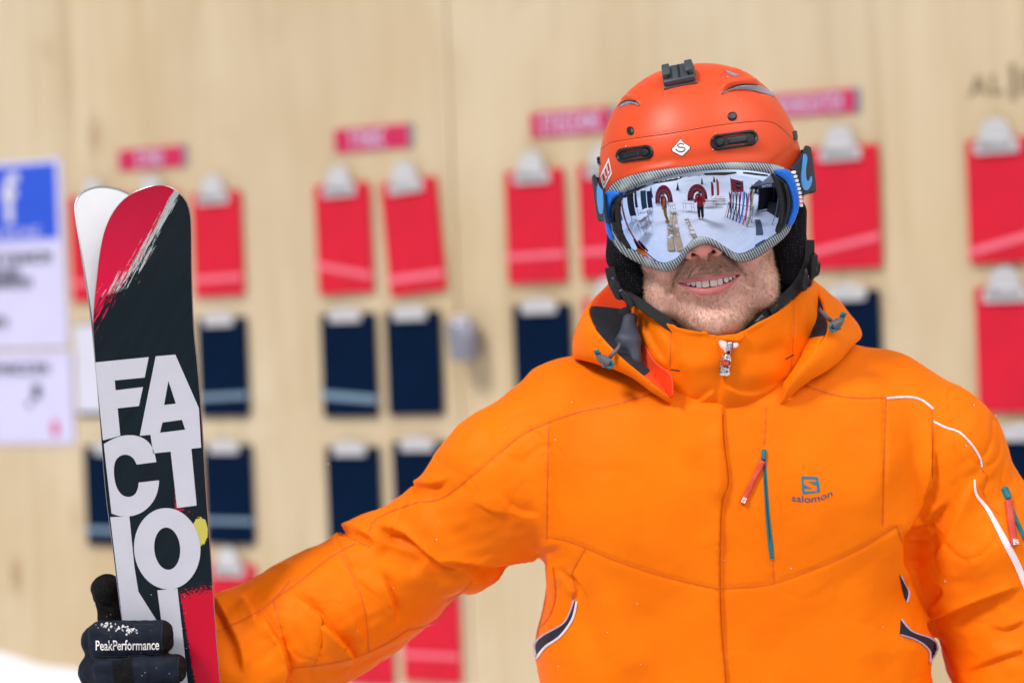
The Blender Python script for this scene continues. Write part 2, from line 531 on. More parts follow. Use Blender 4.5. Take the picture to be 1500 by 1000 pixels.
t = NT('plywood')
v = t.coord((1, 1, 0.06)); v2 = t.coord((1, 1, 1)); vk = t.coord((1, 1, 0.45))
g1 = t.noise(v, 16.0, 5, 0.55, 0.6); g2 = t.noise(v, 70.0, 3, 0.6); g3 = t.noise(v2, 0.9, 3, 0.5); g4 = t.noise(v, 3.2, 3, 0.5, 0.3)
c = t.ramp(g1, [(0.28, (0.46, 0.335, 0.185)), (0.5, (0.605, 0.48, 0.305)), (0.75, (0.65, 0.53, 0.355))])
c = t.mix(t.math('MULTIPLY', g2, 0.20), c, (0.50, 0.39, 0.25))
c = t.mix(t.ramp(g4, [(0.48, (0, 0, 0)), (0.72, (0.35,) * 3)]), c, (0.45, 0.35, 0.215))
c = t.mix(t.ramp(g3, [(0.40, (0, 0, 0)), (0.66, (0.6,) * 3)]), c, (0.67, 0.59, 0.45))
pt = t.noise(t.coord((1, 1, 0.5)), 1.3, 4, 0.6, 0.4)
c = t.mix(t.ramp(pt, [(0.44, (0, 0, 0)), (0.70, (0.75,) * 3)]), c, (0.50, 0.365, 0.205))
st_ = t.noise(t.coord((1, 1, 0.7)), 5.0, 3, 0.6)
c = t.mix(t.ramp(st_, [(0.62, (0, 0, 0)), (0.78, (0.45,) * 3)]), c, (0.42, 0.30, 0.17))
vor = t.n('TexVoronoi'); vor.inputs['Scale'].default_value = 2.6; t.l(vk, vor.inputs['Vector'])
k = t.ramp(vor.outputs['Distance'], [(0.0, (0.9,) * 3), (0.04, (0.6,) * 3), (0.10, (0, 0, 0))])
c = t.mix(k, c, (0.33, 0.20, 0.10))
t.col(c); t.set(Roughness=0.62)
t.bump(g1, 0.15, 0.002)

plain('red_plastic', srgb(206, 22, 50), 0.5, 0, 0.08, 8, Specular_IOR_Level=0.25)
plain('crimson_card', srgb(196, 22, 82), 0.5, 0, 0.08, 8)
plain('navy_plastic', srgb(0, 22, 50), 0.7, 0, 0.15, 8, Specular_IOR_Level=0.06)
plain('pink_band', srgb(236, 110, 130), 0.45)
plain('pale_band', srgb(120, 146, 170), 0.45)
plain('bright_steel', (0.60, 0.60, 0.63), 0.30, 0.25, 0.04, 20)
plain('white_card', srgb(206, 206, 224), 0.6, 0, 0.03, 10)
plain('lilac_paper', srgb(204, 202, 236), 0.6, 0, 0.03, 10)
plain('blue_print', srgb(26, 78, 206), 0.55, 0, 0.05, 10)
plain('ink', srgb(46, 50, 70), 0.7, 0, 0.1, 20)
plain('grey_ink', srgb(140, 122, 98), 0.8, 0, 0.1, 20)
plain('magenta_print', srgb(214, 40, 120), 0.6)
plain('grey_metal', srgb(150, 152, 168), 0.35, 0.6, 0.1, 20)

# --- snow ground: one sheet from the wall to the horizon, humps near, a rising slope far off behind the viewer
def ground_mesh():
    xs = np.unique(np.r_[np.linspace(-6, 6, 90), np.sign(np.linspace(-1, 1, 61)) * (np.abs(np.linspace(-1, 1, 61)) ** 3) * 900])
    ys = np.unique(np.r_[np.linspace(-8, 10, 110), 10 + np.linspace(0, 1, 20) ** 3 * 500, -8 - np.linspace(0, 1, 40) ** 3 * 900])
    X, Y = np.meshgrid(xs, ys, indexing='ij'); p = np.stack([X.ravel(), Y.ravel(), np.zeros(X.size)], -1)
    z = 0.012 * fnoise(p / 1.3, 3, 3)
    far = np.maximum(0, -p[:, 1] - 14); z += (far * 0.28) * (1 + 0.12 * fnoise(p / 60, 5, 2)) * np.clip(far / 30, 0, 1)
    z -= 0.02
    z = np.where((np.hypot(p[:, 0] - 0.2, p[:, 1] - 2.9) < 1.4), np.minimum(z, -0.002), z)
    p[:, 2] = z
    i = np.arange(X.size).reshape(X.shape)
    f = np.stack([i[:-1, :-1], i[1:, :-1], i[1:, 1:], i[:-1, 1:]], -1).reshape(-1, 4)
    return p, f
tag(obj('snow_ground', ground_mesh(), 'snow', None, True), kind='structure')

TH = R(31.8)
WO = np.array([0.0, 6.65, 0.0]); WD = np.array([math.cos(TH), -math.sin(TH), 0.0]); WN = np.array([-math.sin(TH), -math.cos(TH), 0.0])
wall_flat = Flat(WO, WN)
def wall_sh(px, py):
    p, _ = wall_flat.hit(np.array([[px, py]], float)); p = p[0]
    return float((p - WO) @ WD), float(p[2])
def wall_pt(s, h, out=0.0): return WO + WD * s + np.array([0, 0, h]) + WN * out
WALL_M = Matrix(((WD[0], -WN[0], 0, 0), (WD[1], -WN[1], 0, 0), (0, 0, 1, 0), (0, 0, 0, 1)))   # local x along wall, local -y out of it
def wall_empty(name, s, h, tilt=0.0, out=0.0):
    o = empty(name); o.matrix_world = Matrix.Translation(Vector(wall_pt(s, h, out))) @ WALL_M @ Matrix.Rotation(tilt, 4, 'Y')
    return o

wall = empty('wooden_wall', tuple(WO)); wall.matrix_world = Matrix.Translation(Vector(WO)) @ WALL_M
tag(wall, 'pale plywood wall hung with rows of clipboards behind the skier', 'wall')
seam_s = wall_sh(655, 60)[0]
for k in range(-3, 3):
    a, b = seam_s + k * 2.44, seam_s + (k + 1) * 2.44
    m = MB().box(((a + b) / 2, 0.03, 1.95), (b - a - 0.004, 0.06, 4.3), bev=0.003)
    m.build('panel', 'plywood', wall)
MB().box((0, 0.075, 1.95), (15, 0.02, 4.2)).build('backing_board', 'plywood', wall)
for k in range(-2, 3):      # one long fixing screw row per joint
    s = seam_s + k * 2.44
    for h in (0.9, 1.5, 2.1, 2.7):
        pass

# snow ploughed up against the foot of the wall
def bank():
    n, m = 120, 26
    s = np.linspace(-7, 6, n); r = np.linspace(0, 1, m)
    S, Q = np.meshgrid(s, r, indexing='ij')
    p = np.stack([S.ravel(), Q.ravel(), np.zeros(S.size)], -1)
    top = 0.565 + 0.04 * fnoise(p * [0.9, 0, 0], 11, 3)
    prof = np.clip(1 - Q.ravel(), 0, 1) ** 1.6
    h = top * prof + 0.02 * fnoise(p * [4, 3, 1], 12, 3) * prof ** 0.5 - 0.03
    w = WO + WD * S.ravel()[:, None] + WN * (Q.ravel() * 1.15 - 0.01)[:, None]; w[:, 2] = h
    i = np.arange(S.size).reshape(S.shape)
    f = np.stack([i[:-1, :-1], i[:-1, 1:], i[1:, 1:], i[1:, :-1]], -1).reshape(-1, 4)
    return w, f
tag(obj('snow_bank', bank(), 'snow', None, True), kind='structure')

# --- clipboards
def clipboard(label, cx, cy, wpx, hpx, color, tilt=0.0, band=None, clip='round', group=None):
    s, h = wall_sh(cx, cy)
    s0 = wall_sh(cx - wpx / 2, cy + 0.038 * wpx / 2)[0]; s1 = wall_sh(cx + wpx / 2, cy - 0.038 * wpx / 2)[0]
    h0 = wall_sh(cx, cy - hpx / 2)[1]; h1 = wall_sh(cx, cy + hpx / 2)[1]
    w, hh = s1 - s0, h0 - h1
    e = wall_empty('clipboard', s, h, R(tilt))
    tag(e, label, 'clipboard', group)
    MB().box((0, -0.008, 0), (w, 0.007, hh), bev=0.0025).build('board', color, e)
    MB().box((0.002, -0.013, -0.012), (w * 0.985, 0.0016, hh * 0.96)).build('cover_sheet', color, e)
    top = hh / 2
    if clip == 'round':
        m = MB()
        m.box((0, -0.020, top - 0.022), (0.115, 0.012, 0.030), bev=0.004)
        n = 14; prof = [(0.040 * math.cos(math.pi * i / n), -0.026, top + 0.0 + 0.052 * math.sin(math.pi * i / n)) for i in range(n + 1)]
        prof = [(0.046, -0.026, top - 0.028)] + prof + [(-0.046, -0.026, top - 0.028)]
        m.prism(prof, (0, 0, 0), (0, 0.010, 0))
        autosmooth(m.build('clip', 'bright_steel', e))
        MB().tube([(-0.045, -0.022, top - 0.006), (0.045, -0.022, top - 0.006)], 0.006, 8).build('spring', 'bright_steel', e, True)
    else:
        m = MB(); m.box((0, -0.020, top - 0.008), (0.110, 0.014, 0.034), bev=0.005)
        m.box((0, -0.027, top + 0.008), (0.060, 0.006, 0.018), bev=0.003)
        autosmooth(m.build('clip', 'bright_steel', e))
    if band:
        a, b, bw = band     # heights of its two ends above the lower edge, as fractions, and its width
        za, zb = -hh / 2 + a * hh, -hh / 2 + b * hh
        poly = [(-w / 2 - 0.001, -0.0148, za - bw / 2), (w / 2 + 0.001, -0.0148, zb - bw / 2), (w / 2 + 0.001, -0.0148, zb + bw / 2), (-w / 2 - 0.001, -0.0148, za + bw / 2)]
        MB().prism(poly, (0, 0, 0), (0, -0.0015, 0)).build('pale_strip', 'pink_band' if color == 'red_plastic' else 'pale_band', e)  # paler strip across the lower part of the board
    return e
rd, nv = 'red_plastic', 'navy_plastic'
for a in [
    ('red clipboard peeking out left of the ski tips', 146, 362, 80, 152, rd, 0, (0.16, 0.16, 0.016)),
    ('red clipboard mostly hidden behind the ski tips', 232, 358, 72, 152, rd, 0, (0.16, 0.16, 0.016)),
    ('red clipboard just right of the ski tips with level pale band', 321, 356, 72, 150, rd, 0, (0.15, 0.16, 0.018)),
    ('red clipboard with a slanting pale band, left of the tilted red one', 506, 348, 80, 158, rd, -0.5, (0.26, 0.13, 0.018)),
    ('red clipboard hanging tilted, above the grey can', 607, 345, 82, 164, rd, -4.0, (0.13, 0.13, 0.020)),
    ('red clipboard with level pale band, second one left of the helmet', 787, 330, 86, 162, rd, 0, (0.22, 0.23, 0.016)),
    ('red clipboard half hidden by the left side of the helmet', 893, 322, 84, 164, rd, 0, (0.22, 0.23, 0.016)),
    ('large red clipboard right of the goggles with slanting band', 1238, 302, 104, 176, rd, 0, (0.12, 0.24, 0.016)),
    ('red clipboard at the right edge, under the dark lettering', 1466, 292, 94, 178, rd, 0, (0.07, 0.20, 0.018)),
    ('red clipboard at the right edge, just above the shoulder with white piping', 1480, 510, 96, 180, rd, 0, None),
    ('red clipboard low on the wall, between ski and sleeve', 344, 900, 68, 150, rd, 0, None),
    ('red clipboard below the elbow of the orange sleeve', 633, 912, 84, 166, rd, 0, (0.22, 0.22, 0.014)),
    ('red clipboard behind the orange forearm, low on the wall', 534, 915, 84, 166, rd, 0, None),
    ('narrow strip of red clipboard beside the hood of the jacket', 900, 510, 84, 150, rd, 0, None),
]: clipboard(*a, group='red clipboards on the wall')
for a in [
    ('navy clipboard right of the ski, upper row, pale band across', 329, 536, 72, 142, nv, 0, (0.18, 0.20, 0.016), 'flat'),
    ('navy clipboard with pale band, above two others, left of its twin', 514, 533, 80, 148, nv, 0.3, (0.20, 0.15, 0.020), 'flat'),
    ('plain navy clipboard just left of the small grey can', 609, 530, 80, 148, nv, 0, None, 'flat'),
    ('navy clipboard above the outstretched sleeve, right of the grey can', 798, 520, 84, 148, nv, 0, None, 'flat'),
    ('navy clipboard behind the right side of the collar', 1246, 506, 92, 160, nv, 0, None, 'flat'),
    ('navy clipboard half hidden behind the ski, lower row', 168, 724, 80, 142, nv, 0, (0.14, 0.13, 0.016), 'flat'),
    ('navy clipboard right of the ski, lower row', 337, 722, 72, 142, nv, 0, (0.22, 0.22, 0.014), 'flat'),
    ('navy clipboard above the bent elbow, lower row', 521, 728, 78, 148, nv, 0, None, 'flat'),
    ('navy clipboard cut off by the shoulder of the sleeve', 620, 722, 82, 150, nv, 0, None, 'flat'),
    ('navy clipboard at the right edge beside the sleeve', 1505, 720, 90, 180, nv, 0, None, 'flat'),
]: clipboard(*a, group='navy clipboards on the wall')

# white sheet in a holder, left of the ski
s, h = wall_sh(150, 541)
e = wall_empty('paper_sheet', s, h); tag(e, 'white paper sheet on the wall peeking out left of the ski', 'paper')
MB().box((0, -0.006, 0), (0.20, 0.006, 0.285), bev=0.002).build('backing', 'navy_plastic', e)
MB().box((0, -0.011, 0.004), (0.196, 0.002, 0.270), bev=0.0008).build('sheet', 'white_card', e)

# name strips above the columns
def lettering(parent, w, h, n, mat, y, z=0.0, x=0.0, seed=1, fat=1.1):
    """a row of small unreadable letter strokes"""
    r = random.Random(seed); m = MB(); step = w / n
    for i in range(n):
        cx = x - w / 2 + step * (i + 0.5)
        for (dx, dz, ww, hh) in r.choice([[(-.3, 0, .16, 1), (.25, 0, .16, 1), (0, .05, .5, .2)], [(-.25, 0, .18, 1), (.05, .4, .5, .2), (.05, -.4, .5, .2)], [(0, 0, .18, 1), (0, .4, .6, .2)], [(-.25, 0, .18, 1), (.25, .2, .16, .6), (0, -.4, .5, .18)]]):
            m.box((cx + dx * step, y, z + dz * h), (ww * step * fat, 0.0012, hh * h))
    return m.build('lettering', mat, parent)
def strip(label, cx, cy, wpx, hpx, n, frac, off=0.0):
    s, h = wall_sh(cx, cy)
    s0 = wall_sh(cx - wpx / 2, cy + 0.04 * wpx / 2)[0]; s1 = wall_sh(cx + wpx / 2, cy - 0.04 * wpx / 2)[0]
    hh = wall_sh(cx, cy - hpx / 2)[1] - wall_sh(cx, cy + hpx / 2)[1]; w = s1 - s0
    e = wall_empty('name_strip', s, h); tag(e, label, 'sign', 'name strips above the clipboards')
    MB().box((0, -0.004, 0), (w, 0.006, hh), bev=0.0015).build('card', 'crimson_card', e)
    lettering(e, w * frac, hh * 0.72, n, 'lilac_paper', -0.0085, 0, off * w, n)
    MB().box((w / 2 + 0.008, -0.003, 0), (0.016, 0.005, hh * 1.05), bev=0.001).build('end_tab', 'grey_metal', e)
strip('small crimson name strip above the ski tips', 222, 232, 94, 30, 4, 0.42, 0.0)
strip('crimson name strip above the pair of red clipboards', 545, 203, 108, 34, 5, 0.50, -0.05)
strip('crimson name strip left of the helmet', 836, 180, 116, 36, 8, 0.78, 0.02)
strip('crimson name strip right of the helmet', 1190, 152, 124, 34, 10, 0.80, -0.02)

# posters at the left
def poster(name, label, x0, x1, y0, y1):
    cx, cy = (x0 + x1) / 2, (y0 + y1) / 2
    s, h = wall_sh(cx, cy); w = wall_sh(x1, cy)[0] - wall_sh(x0, cy)[0]; hh = wall_sh(cx, y0)[1] - wall_sh(cx, y1)[1]
    e = wall_empty(name, s, h); tag(e, label, 'poster')
    MB().box((0, -0.004, 0), (w, 0.005, hh), bev=0.001).build('sheet', 'lilac_paper', e)
    return e, w, hh
e, w, hh = poster('poster', 'white poster with a blue block and a white letter f', -118, 94, 240, 511)
MB().box((0, -0.0075, hh * 0.275), (w * 0.93, 0.0015, hh * 0.40)).build('blue_block', 'blue_print', e)
def text_obj(name, body, size, mat, parent, loc, rot=(math.pi / 2, 0, 0), ext=0.0008, bold=0.0, align='CENTER', scale=(1, 1, 1), res=3):
    cu = bpy.data.curves.new(name, 'FONT'); cu.body = body; cu.size = size; cu.extrude = ext; cu.offset = bold; cu.align_x = align; cu.align_y = 'CENTER'; cu.resolution_u = res
    tmp = bpy.data.objects.new(name, cu); COL.objects.link(tmp)
    dg = bpy.context.evaluated_depsgraph_get(); me = bpy.data.meshes.new_from_object(tmp.evaluated_get(dg)); bpy.data.objects.remove(tmp)
    me.transform(Matrix.Translation(loc) @ Matrix.Rotation(rot[0], 4, 'X') @ Matrix.Diagonal((*scale, 1)))
    return obj(name, me, mat, parent)
text_obj('letter', 'f', hh * 0.36, 'white_card', e, (w * 0.15, -0.0095, hh * 0.29), bold=0.006)
lettering(e, w * 0.62, hh * 0.045, 9, 'lilac_paper', -0.0092, hh * 0.115, w * 0.05, 31)
for i, (z, a, b) in enumerate(((-0.02, -0.40, 0.42), (-0.095, -0.40, 0.20), (-0.15, -0.40, 0.28), (-0.235, -0.40, -0.02), (-0.29, -0.40, 0.0), (-0.36, -0.40, 0.10), (-0.43, -0.40, -0.05))):
    lettering(e, w * (b - a), hh * 0.058, int(13 * (b - a)) + 2, 'ink', -0.0075, hh * z, w * (a + b) / 2, 40 + i, 1.9)
e, w, hh = poster('notice', 'white notice with small lettering below the blue poster', -112, 106, 517, 650)
for i, (z, a, b, hgt) in enumerate(((0.32, -0.42, 0.36, 0.12), (0.02, -0.42, -0.05, 0.05), (-0.12, -0.42, -0.10, 0.05), (-0.25, -0.42, -0.18, 0.05))):
    lettering(e, w * (b - a), hh * hgt, int(14 * (b - a)) + 4, 'ink', -0.0075, hh * z, w * (a + b) / 2, 60 + i, 1.7)
m = MB(); m.box((w * 0.27, -0.0075, hh * 0.07), (0.035, 0.0014, 0.045)); m.box((w * 0.22, -0.0075, hh * -0.06), (0.018, 0.0014, 0.02)); m.build('emblem', 'ink', e)
m = MB(); n = 12
m.prism([(w * 0.38 + 0.016 * math.cos(2 * math.pi * i / n), -0.007, hh * -0.33 + 0.026 * math.sin(2 * math.pi * i / n)) for i in range(n)], (0, 0, 0), (0, -0.0012, 0)).build('mark', 'magenta_print', e)

# dark lettering on the boards, upper right
s, h = wall_sh(1428, 128)
e = wall_empty('wall_lettering', s, h); tag(e, 'dark faded capital letters on the plywood, upper right corner', 'lettering')
for i, (ch, x, sz) in enumerate((('A', 0.01, 0.055), ('L', 0.056, 0.052), ('I', 0.098, 0.095), ('B', 0.135, 0.058), ('I', 0.175, 0.055))):
    text_obj('letter', ch, sz * 1.35, 'grey_ink', e, (x, -0.0025, 0.018 if sz > 0.1 else 0), bold=0.0008)

# small grey can fixed to the wall
s, h = wall_sh(693, 498)
e = wall_empty('wall_can', s, h, R(-7)); tag(e, 'small grey metal can hung between the navy clipboards', 'can')
m = MB(); prof = [(-0.055, 0.030), (-0.052, 0.040), (0.0, 0.043), (0.045, 0.041), (0.055, 0.036), (0.060, 0.028)]
m.tube([(0, -0.05, z) for z, r_ in prof], [r_ for z, r_ in prof], 20); autosmooth(m.build('body', 'grey_metal', e))
MB().tube([(0, -0.05, 0.058), (0, -0.05, 0.072)], [0.030, 0.012], 16).build('lid', 'bright_steel', e)
MB().box((0, -0.006, 0.0), (0.03, 0.012, 0.10), bev=0.002).build('bracket', 'grey_metal', e)

# ================================================================== the skier
t = NT('orange_shell')
v = t.coord()
wv = t.noise(v, 9.0, 4, 0.55)
t.col(t.mix(t.ramp(wv, [(0.35, (0, 0, 0)), (0.7, (1, 1, 1))]), (0.90, 0.172, 0.0008), (0.96, 0.20, 0.0015)))
t.set(Roughness=0.6, Specular_IOR_Level=0.10)
vw = t.coord((1, 1, 1))
hb = t.math('ADD', t.math('MULTIPLY', t.noise(vw, 900.0, 2, 0.6), 0.25), t.math('ADD', t.math('MULTIPLY', t.noise(vw, 28.0, 4, 0.6, 0.8), 0.8), t.math('MULTIPLY', t.noise(vw, 110.0, 3, 0.55), 0.5)))
t.bump(hb, 0.35, 0.0012)
plain('orange_stitch', (0.70, 0.112, 0.002), 0.6, 0, 0.1, 80)
plain('flame_lining', srgb(240, 70, 20), 0.6, 0, 0.1, 30, 0.2)
plain('dark_fleece', srgb(30, 30, 44), 0.9, 0, 0.2, 60, 0.5, 0.001)
plain('grey_lining', srgb(58, 62, 78), 0.6, 0, 0.12, 20, 0.2)
plain('white_trim', srgb(238, 226, 232), 0.5, 0, 0.04, 40)
plain('lilac_trim', srgb(196, 180, 214), 0.5, 0, 0.06, 40)
plain('teal_zip', srgb(8, 112, 124), 0.5, 0, 0.12, 200, 0.3)
plain('teal_print', srgb(16, 120, 150), 0.6, 0, 0.06, 60)
plain('blue_print_thread', srgb(30, 84, 128), 0.6, 0, 0.06, 60)
plain('rust_tab', srgb(206, 74, 52), 0.55, 0, 0.1, 60)
plain('black_plastic', srgb(26, 30, 36), 0.42, 0, 0.15, 60)
plain('grey_plastic', srgb(96, 92, 100), 0.4, 0, 0.12, 60)
plain('dark_mesh', srgb(18, 18, 24), 0.75, 0, 0.2, 120)
plain('chrome', (0.86, 0.86, 0.88), 0.16, 1.0, 0.03, 50)

skier = empty('person', (float(P(1060, 600, 2.8)[0]), 2.80, 0.0))
tag(skier, 'person in orange ski jacket, orange helmet and mirrored goggles, smiling, holding skis upright', 'person')
bpy.context.view_layer.update()
SK = lambda o: keep(o, skier)

# ---------------------------------------------------------------- jacket: torso and sleeves as one sculpted shell
CX = float(P(1062, 800, 2.78)[0])
def zz(py, px=1060): return float(P(px, py, 2.75)[2])
Zt = np.array([zz(q) for q in (1330, 1180, 1000, 950, 900, 820, 740, 660, 590, 540, 500)])[::1]
Wt = np.array([308, 308, 296, 300, 286, 266, 262, 262, 235, 150, 90]) * MM
Dt = np.array([.150, .150, .142, .142, .142, .142, .140, .134, .124, .100, .078])
Ct = np.array([12, 12, 10, 9, 6, 0, 0, 0, 0, 0, 0]) * MM
Yt = np.array([2.80, 2.80, 2.80, 2.80, 2.80, 2.80, 2.80, 2.80, 2.80, 2.80, 2.80])
def d_torso(p):
    z = p[:, 2]
    w = np.interp(z, Zt, Wt).astype(np.float32); d = np.interp(z, Zt, Dt).astype(np.float32); yc = np.interp(z, Zt, Yt).astype(np.float32)
    qx = np.abs(p[:, 0] - CX - np.interp(z, Zt, Ct).astype(np.float32)) / w; qy = np.abs(p[:, 1] - yc) / d
    k = (qx ** 2.9 + qy ** 2.9) ** (1 / 2.9)
    e = (k - 1) * np.minimum(w, d) * (0.75 + 0.25 * np.clip(qx / (qx + qy + 1e-6), 0, 1) * (w / np.minimum(w, d) - 1) + 0.25)
    return np.maximum(e, np.maximum(z - Zt.max() - 0.0, Zt.min() - z))
r_arm = [P(840, 622, 2.81), P(752, 705, 2.80), P(660, 790, 2.82), P(572, 842, 2.84), P(450, 915, 2.82), P(345, 962, 2.795), P(290, 985, 2.785)]
r_rad = np.array([100, 108, 100, 95, 95, 88, 74]) * MM
l_arm = [P(1290, 605, 2.81), P(1362, 672, 2.80), P(1432, 810, 2.80), P(1506, 965, 2.79), P(1532, 1110, 2.755), P(1470, 1270, 2.66), P(1400, 1370, 2.60)]
l_rad = np.array([96, 106, 110, 108, 106, 92, 78]) * MM
r_yoke = [P(1010, 560, 2.80), P(840, 622, 2.80)]
l_yoke = [P(1110, 550, 2.80), P(1290, 605, 2.80)]
chest = [P(960, 690, 2.745), P(1165, 685, 2.745)]
def f_jacket(p):
    d = d_torso(p)
    d = smin(d, d_ell(p, P(945, 720, 2.745), (.115, .085, .13)), 0.05)
    d = smin(d, d_ell(p, P(1185, 715, 2.745), (.115, .085, .13)), 0.05)
    y = smin(d_cone(p, r_yoke[0], r_yoke[1], 82 * MM, 92 * MM), d_cone(p, l_yoke[0], l_yoke[1], 82 * MM, 90 * MM), 0.04)
    d = smin(d, y, 0.05)
    up_ = d_chain(p, [P(840, 622, 2.81), P(752, 705, 2.80), P(676, 776, 2.81)], np.array([100, 108, 99]) * MM, 0.03)
    el_ = d_cone(p, P(692, 770, 2.815), P(562, 832, 2.83), 88 * MM, 88 * MM)
    fo_ = d_chain(p, [P(610, 836, 2.84), P(520, 880, 2.835), P(450, 915, 2.82), P(345, 962, 2.795), P(290, 985, 2.785)], np.array([80, 92, 95, 90, 76]) * MM, 0.03)
    d = smin(d, smin(smin(up_, el_, 0.014), fo_, 0.010), 0.022)
    d = smin(d, d_chain(p, l_arm, l_rad, 0.03), 0.013)
    # open neck
    n = d_cone(p, P(1060, 470, 2.80), P(1060, 560, 2.80), 0.098, 0.085)
    return smax(d, -n, 0.01)
lo = np.array([P(260, 1000, 2.8)[0], 2.45, zz(1330) - 0.005]); hi = np.array([P(1660, 500, 2.8)[0], 3.02, zz(480)])
co, q = sculpt(f_jacket, lo, hi, 0.0026)
nr = vnormals(co, q)
# broad softness of the cloth, stronger on the sleeves
spx = sheet(co)
slv = np.clip((830 - spx[:, 0]) / 60, 0, 1) + np.clip((spx[:, 0] - 1330) / 40, 0, 1)
co = co + nr * ((0.0010 + 0.0010 * slv) * fnoise(co / 0.11, 21, 2) + 0.0006 * fnoise(co / 0.035, 22, 2) * (0.4 + slv))[:, None]
# sharp little creases where the stiff shell buckles
wp = co + 0.02 * np.stack([fnoise(co / 0.14, 24 + k_, 1) for k_ in range(3)], -1)
cr1 = fnoise(wp * [1, 1, 0.7] / 0.13, 28, 1); cr2 = fnoise(wp / 0.07, 29, 1)
msk = np.clip(fnoise(co / 0.16, 30, 1) + 0.25, 0, 1)
crz = (np.exp(-(cr1 / 0.10) ** 2) * 0.9 + 0.5 * np.exp(-(cr2 / 0.12) ** 2) * msk) * (0.25 + 1.35 * slv) * (0.3 + 0.7 * msk)
co = co - nr * (0.0016 * crz)[:, None]
nr = vnormals(co, q)
FOLDS = [
    # right sleeve (viewer's left): the upper sleeve laps over the forearm, tucks below it
    ('fold', [(494, 772), (514, 775), (536, 785), (552, 800)], 6, -4.5, {'in': .05, 'out': .3}),
    ('fold', [(546, 770), (592, 784), (618, 806), (650, 828), (688, 846)], 9, -6.0, {'in': .2, 'out': .3}),
    ('dent', [(545, 800), (580, 815), (620, 838)], 12, 4.5),
    ('fold', [(640, 820), (700, 829), (750, 828), (796, 815)], 8, -6.5, {'in': .3, 'out': .1}),
    ('dent', [(690, 848), (730, 842), (780, 826)], 10, 4.0),
    ('fold', [(556, 836), (570, 862), (579, 892), (578, 915)], 6, 4.5, {'in': .3, 'out': .3}),
    ('bump', [(535, 830), (552, 880), (560, 930)], 11, 2.2),
    ('fold', [(424, 862), (463, 898), (490, 928), (512, 951), (522, 975)], 7, 5.5, {'in': .3, 'out': .1}),
    ('bump', [(490, 860), (515, 905), (530, 950)], 12, 2.4),
    ('fold', [(378, 886), (401, 924), (414, 943), (420, 970), (420, 1008)], 7, 5.5, {'in': .3, 'out': .02}),
    ('bump', [(430, 890), (455, 935), (470, 985)], 13, 2.6),
    ('fold', [(312, 876), (330, 911), (348, 948), (358, 990)], 8, -4.5, {'in': .05, 'out': .2}),
    ('fold', [(352, 870), (372, 890), (380, 920)], 8, 3.0),
    ('fold', [(604, 709), (636, 710), (662, 698)], 7, -5.0, {'in': .02, 'out': .5}),
    ('dent', [(612, 722), (650, 722), (690, 706)], 12, 2.6),
    ('fold', [(733, 712), (751, 742), (778, 752), (794, 750)], 11, 2.4, {'in': .5, 'out': .2}),
    ('fold', [(690, 735), (720, 752), (752, 755)], 13, -2.0),
    ('dent', [(430, 992), (520, 976), (600, 942), (660, 908)], 8, 1.6),
    ('dent', [(640, 902), (668, 880), (690, 858)], 6, 2.5),
    ('dent', [(803, 640), (805, 720), (802, 800)], 8, 1.8),
    ('bump', [(720, 610), (690, 645), (650, 690)], 22, 2.0),
    # chest: the placket laps over, a soft buckle beside it
    ('step', [(1059, 585), (1060, 640), (1066, 690), (1066, 712), (1058, 735), (1055, 800), (1056, 900), (1064, 1010), (1070, 1150), (1074, 1315)], 4.5, 5.0, {'L': 12, 'in': .02, 'out': .02}),
    ('bump', [(1044, 615), (1048, 690), (1044, 745)], 12, 4.2),
    ('dent', [(1018, 650), (1026, 720), (1032, 800)], 16, 2.4),
    ('dent', [(1000, 640), (960, 720), (930, 800)], 34, 1.6),
    ('bump', [(880, 850), (900, 920), (940, 1000)], 24, 2.6),
    ('dent', [(852, 842), (866, 930), (895, 1000)], 18, 2.6),
    ('fold', [(812, 832), (828, 846), (846, 872)], 7, 2.6),
    ('fold', [(826, 838), (846, 856), (856, 880)], 8, -2.2),
    ('dent', [(1160, 560), (1200, 640), (1240, 720)], 26, 1.4),
    ('bump', [(1250, 760), (1290, 700), (1330, 650)], 22, 2.0),
    ('dent', [(930, 880), (980, 940), (1000, 1010)], 30, 1.8),
    ('bump', [(1240, 840), (1260, 900), (1290, 980)], 26, 2.0),
    # left sleeve (viewer's right): deep crease at the armhole, long folds running outwards
    ('fold', [(1367, 596), (1368, 660), (1364, 708), (1340, 752), (1327, 780), (1323, 820), (1330, 870)], 8, 6.5, {'in': .35, 'out': .1}),
    ('dent', [(1336, 772), (1332, 800), (1334, 840)], 13, 8),
    ('fold', [(1330, 770), (1350, 772), (1370, 752), (1392, 734)], 7, -5.5, {'in': .1, 'out': .4}),
    ('fold', [(1336, 800), (1356, 792), (1372, 776)], 7, -3.5),
    ('fold', [(1352, 822), (1378, 798), (1394, 760), (1426, 692)], 14, 4.0, {'in': .2, 'out': .3}),
    ('fold', [(1346, 858), (1372, 858), (1378, 872), (1352, 892)], 8, -4.0, {'in': .3, 'out': .3}),
    ('fold', [(1356, 912), (1380, 904), (1421, 888), (1457, 874), (1502, 858)], 7, -6.0, {'in': .05, 'out': .25}),
    ('dent', [(1390, 918), (1430, 905), (1470, 892)], 13, 3.0),
    ('fold', [(1444, 916), (1474, 922), (1502, 908)], 9, -2.6, {'in': .4, 'out': .1}),
    ('fold', [(1410, 988), (1455, 968), (1502, 952)], 10, -3.0, {'in': .4, 'out': .1}),
    ('bump', [(1400, 830), (1450, 815), (1500, 800)], 26, 2.5),
    ('bump', [(1395, 560), (1440, 640), (1475, 720)], 18, 1.6),
    ('dent', [(802, 800), (812, 830)], 14, 4),
]
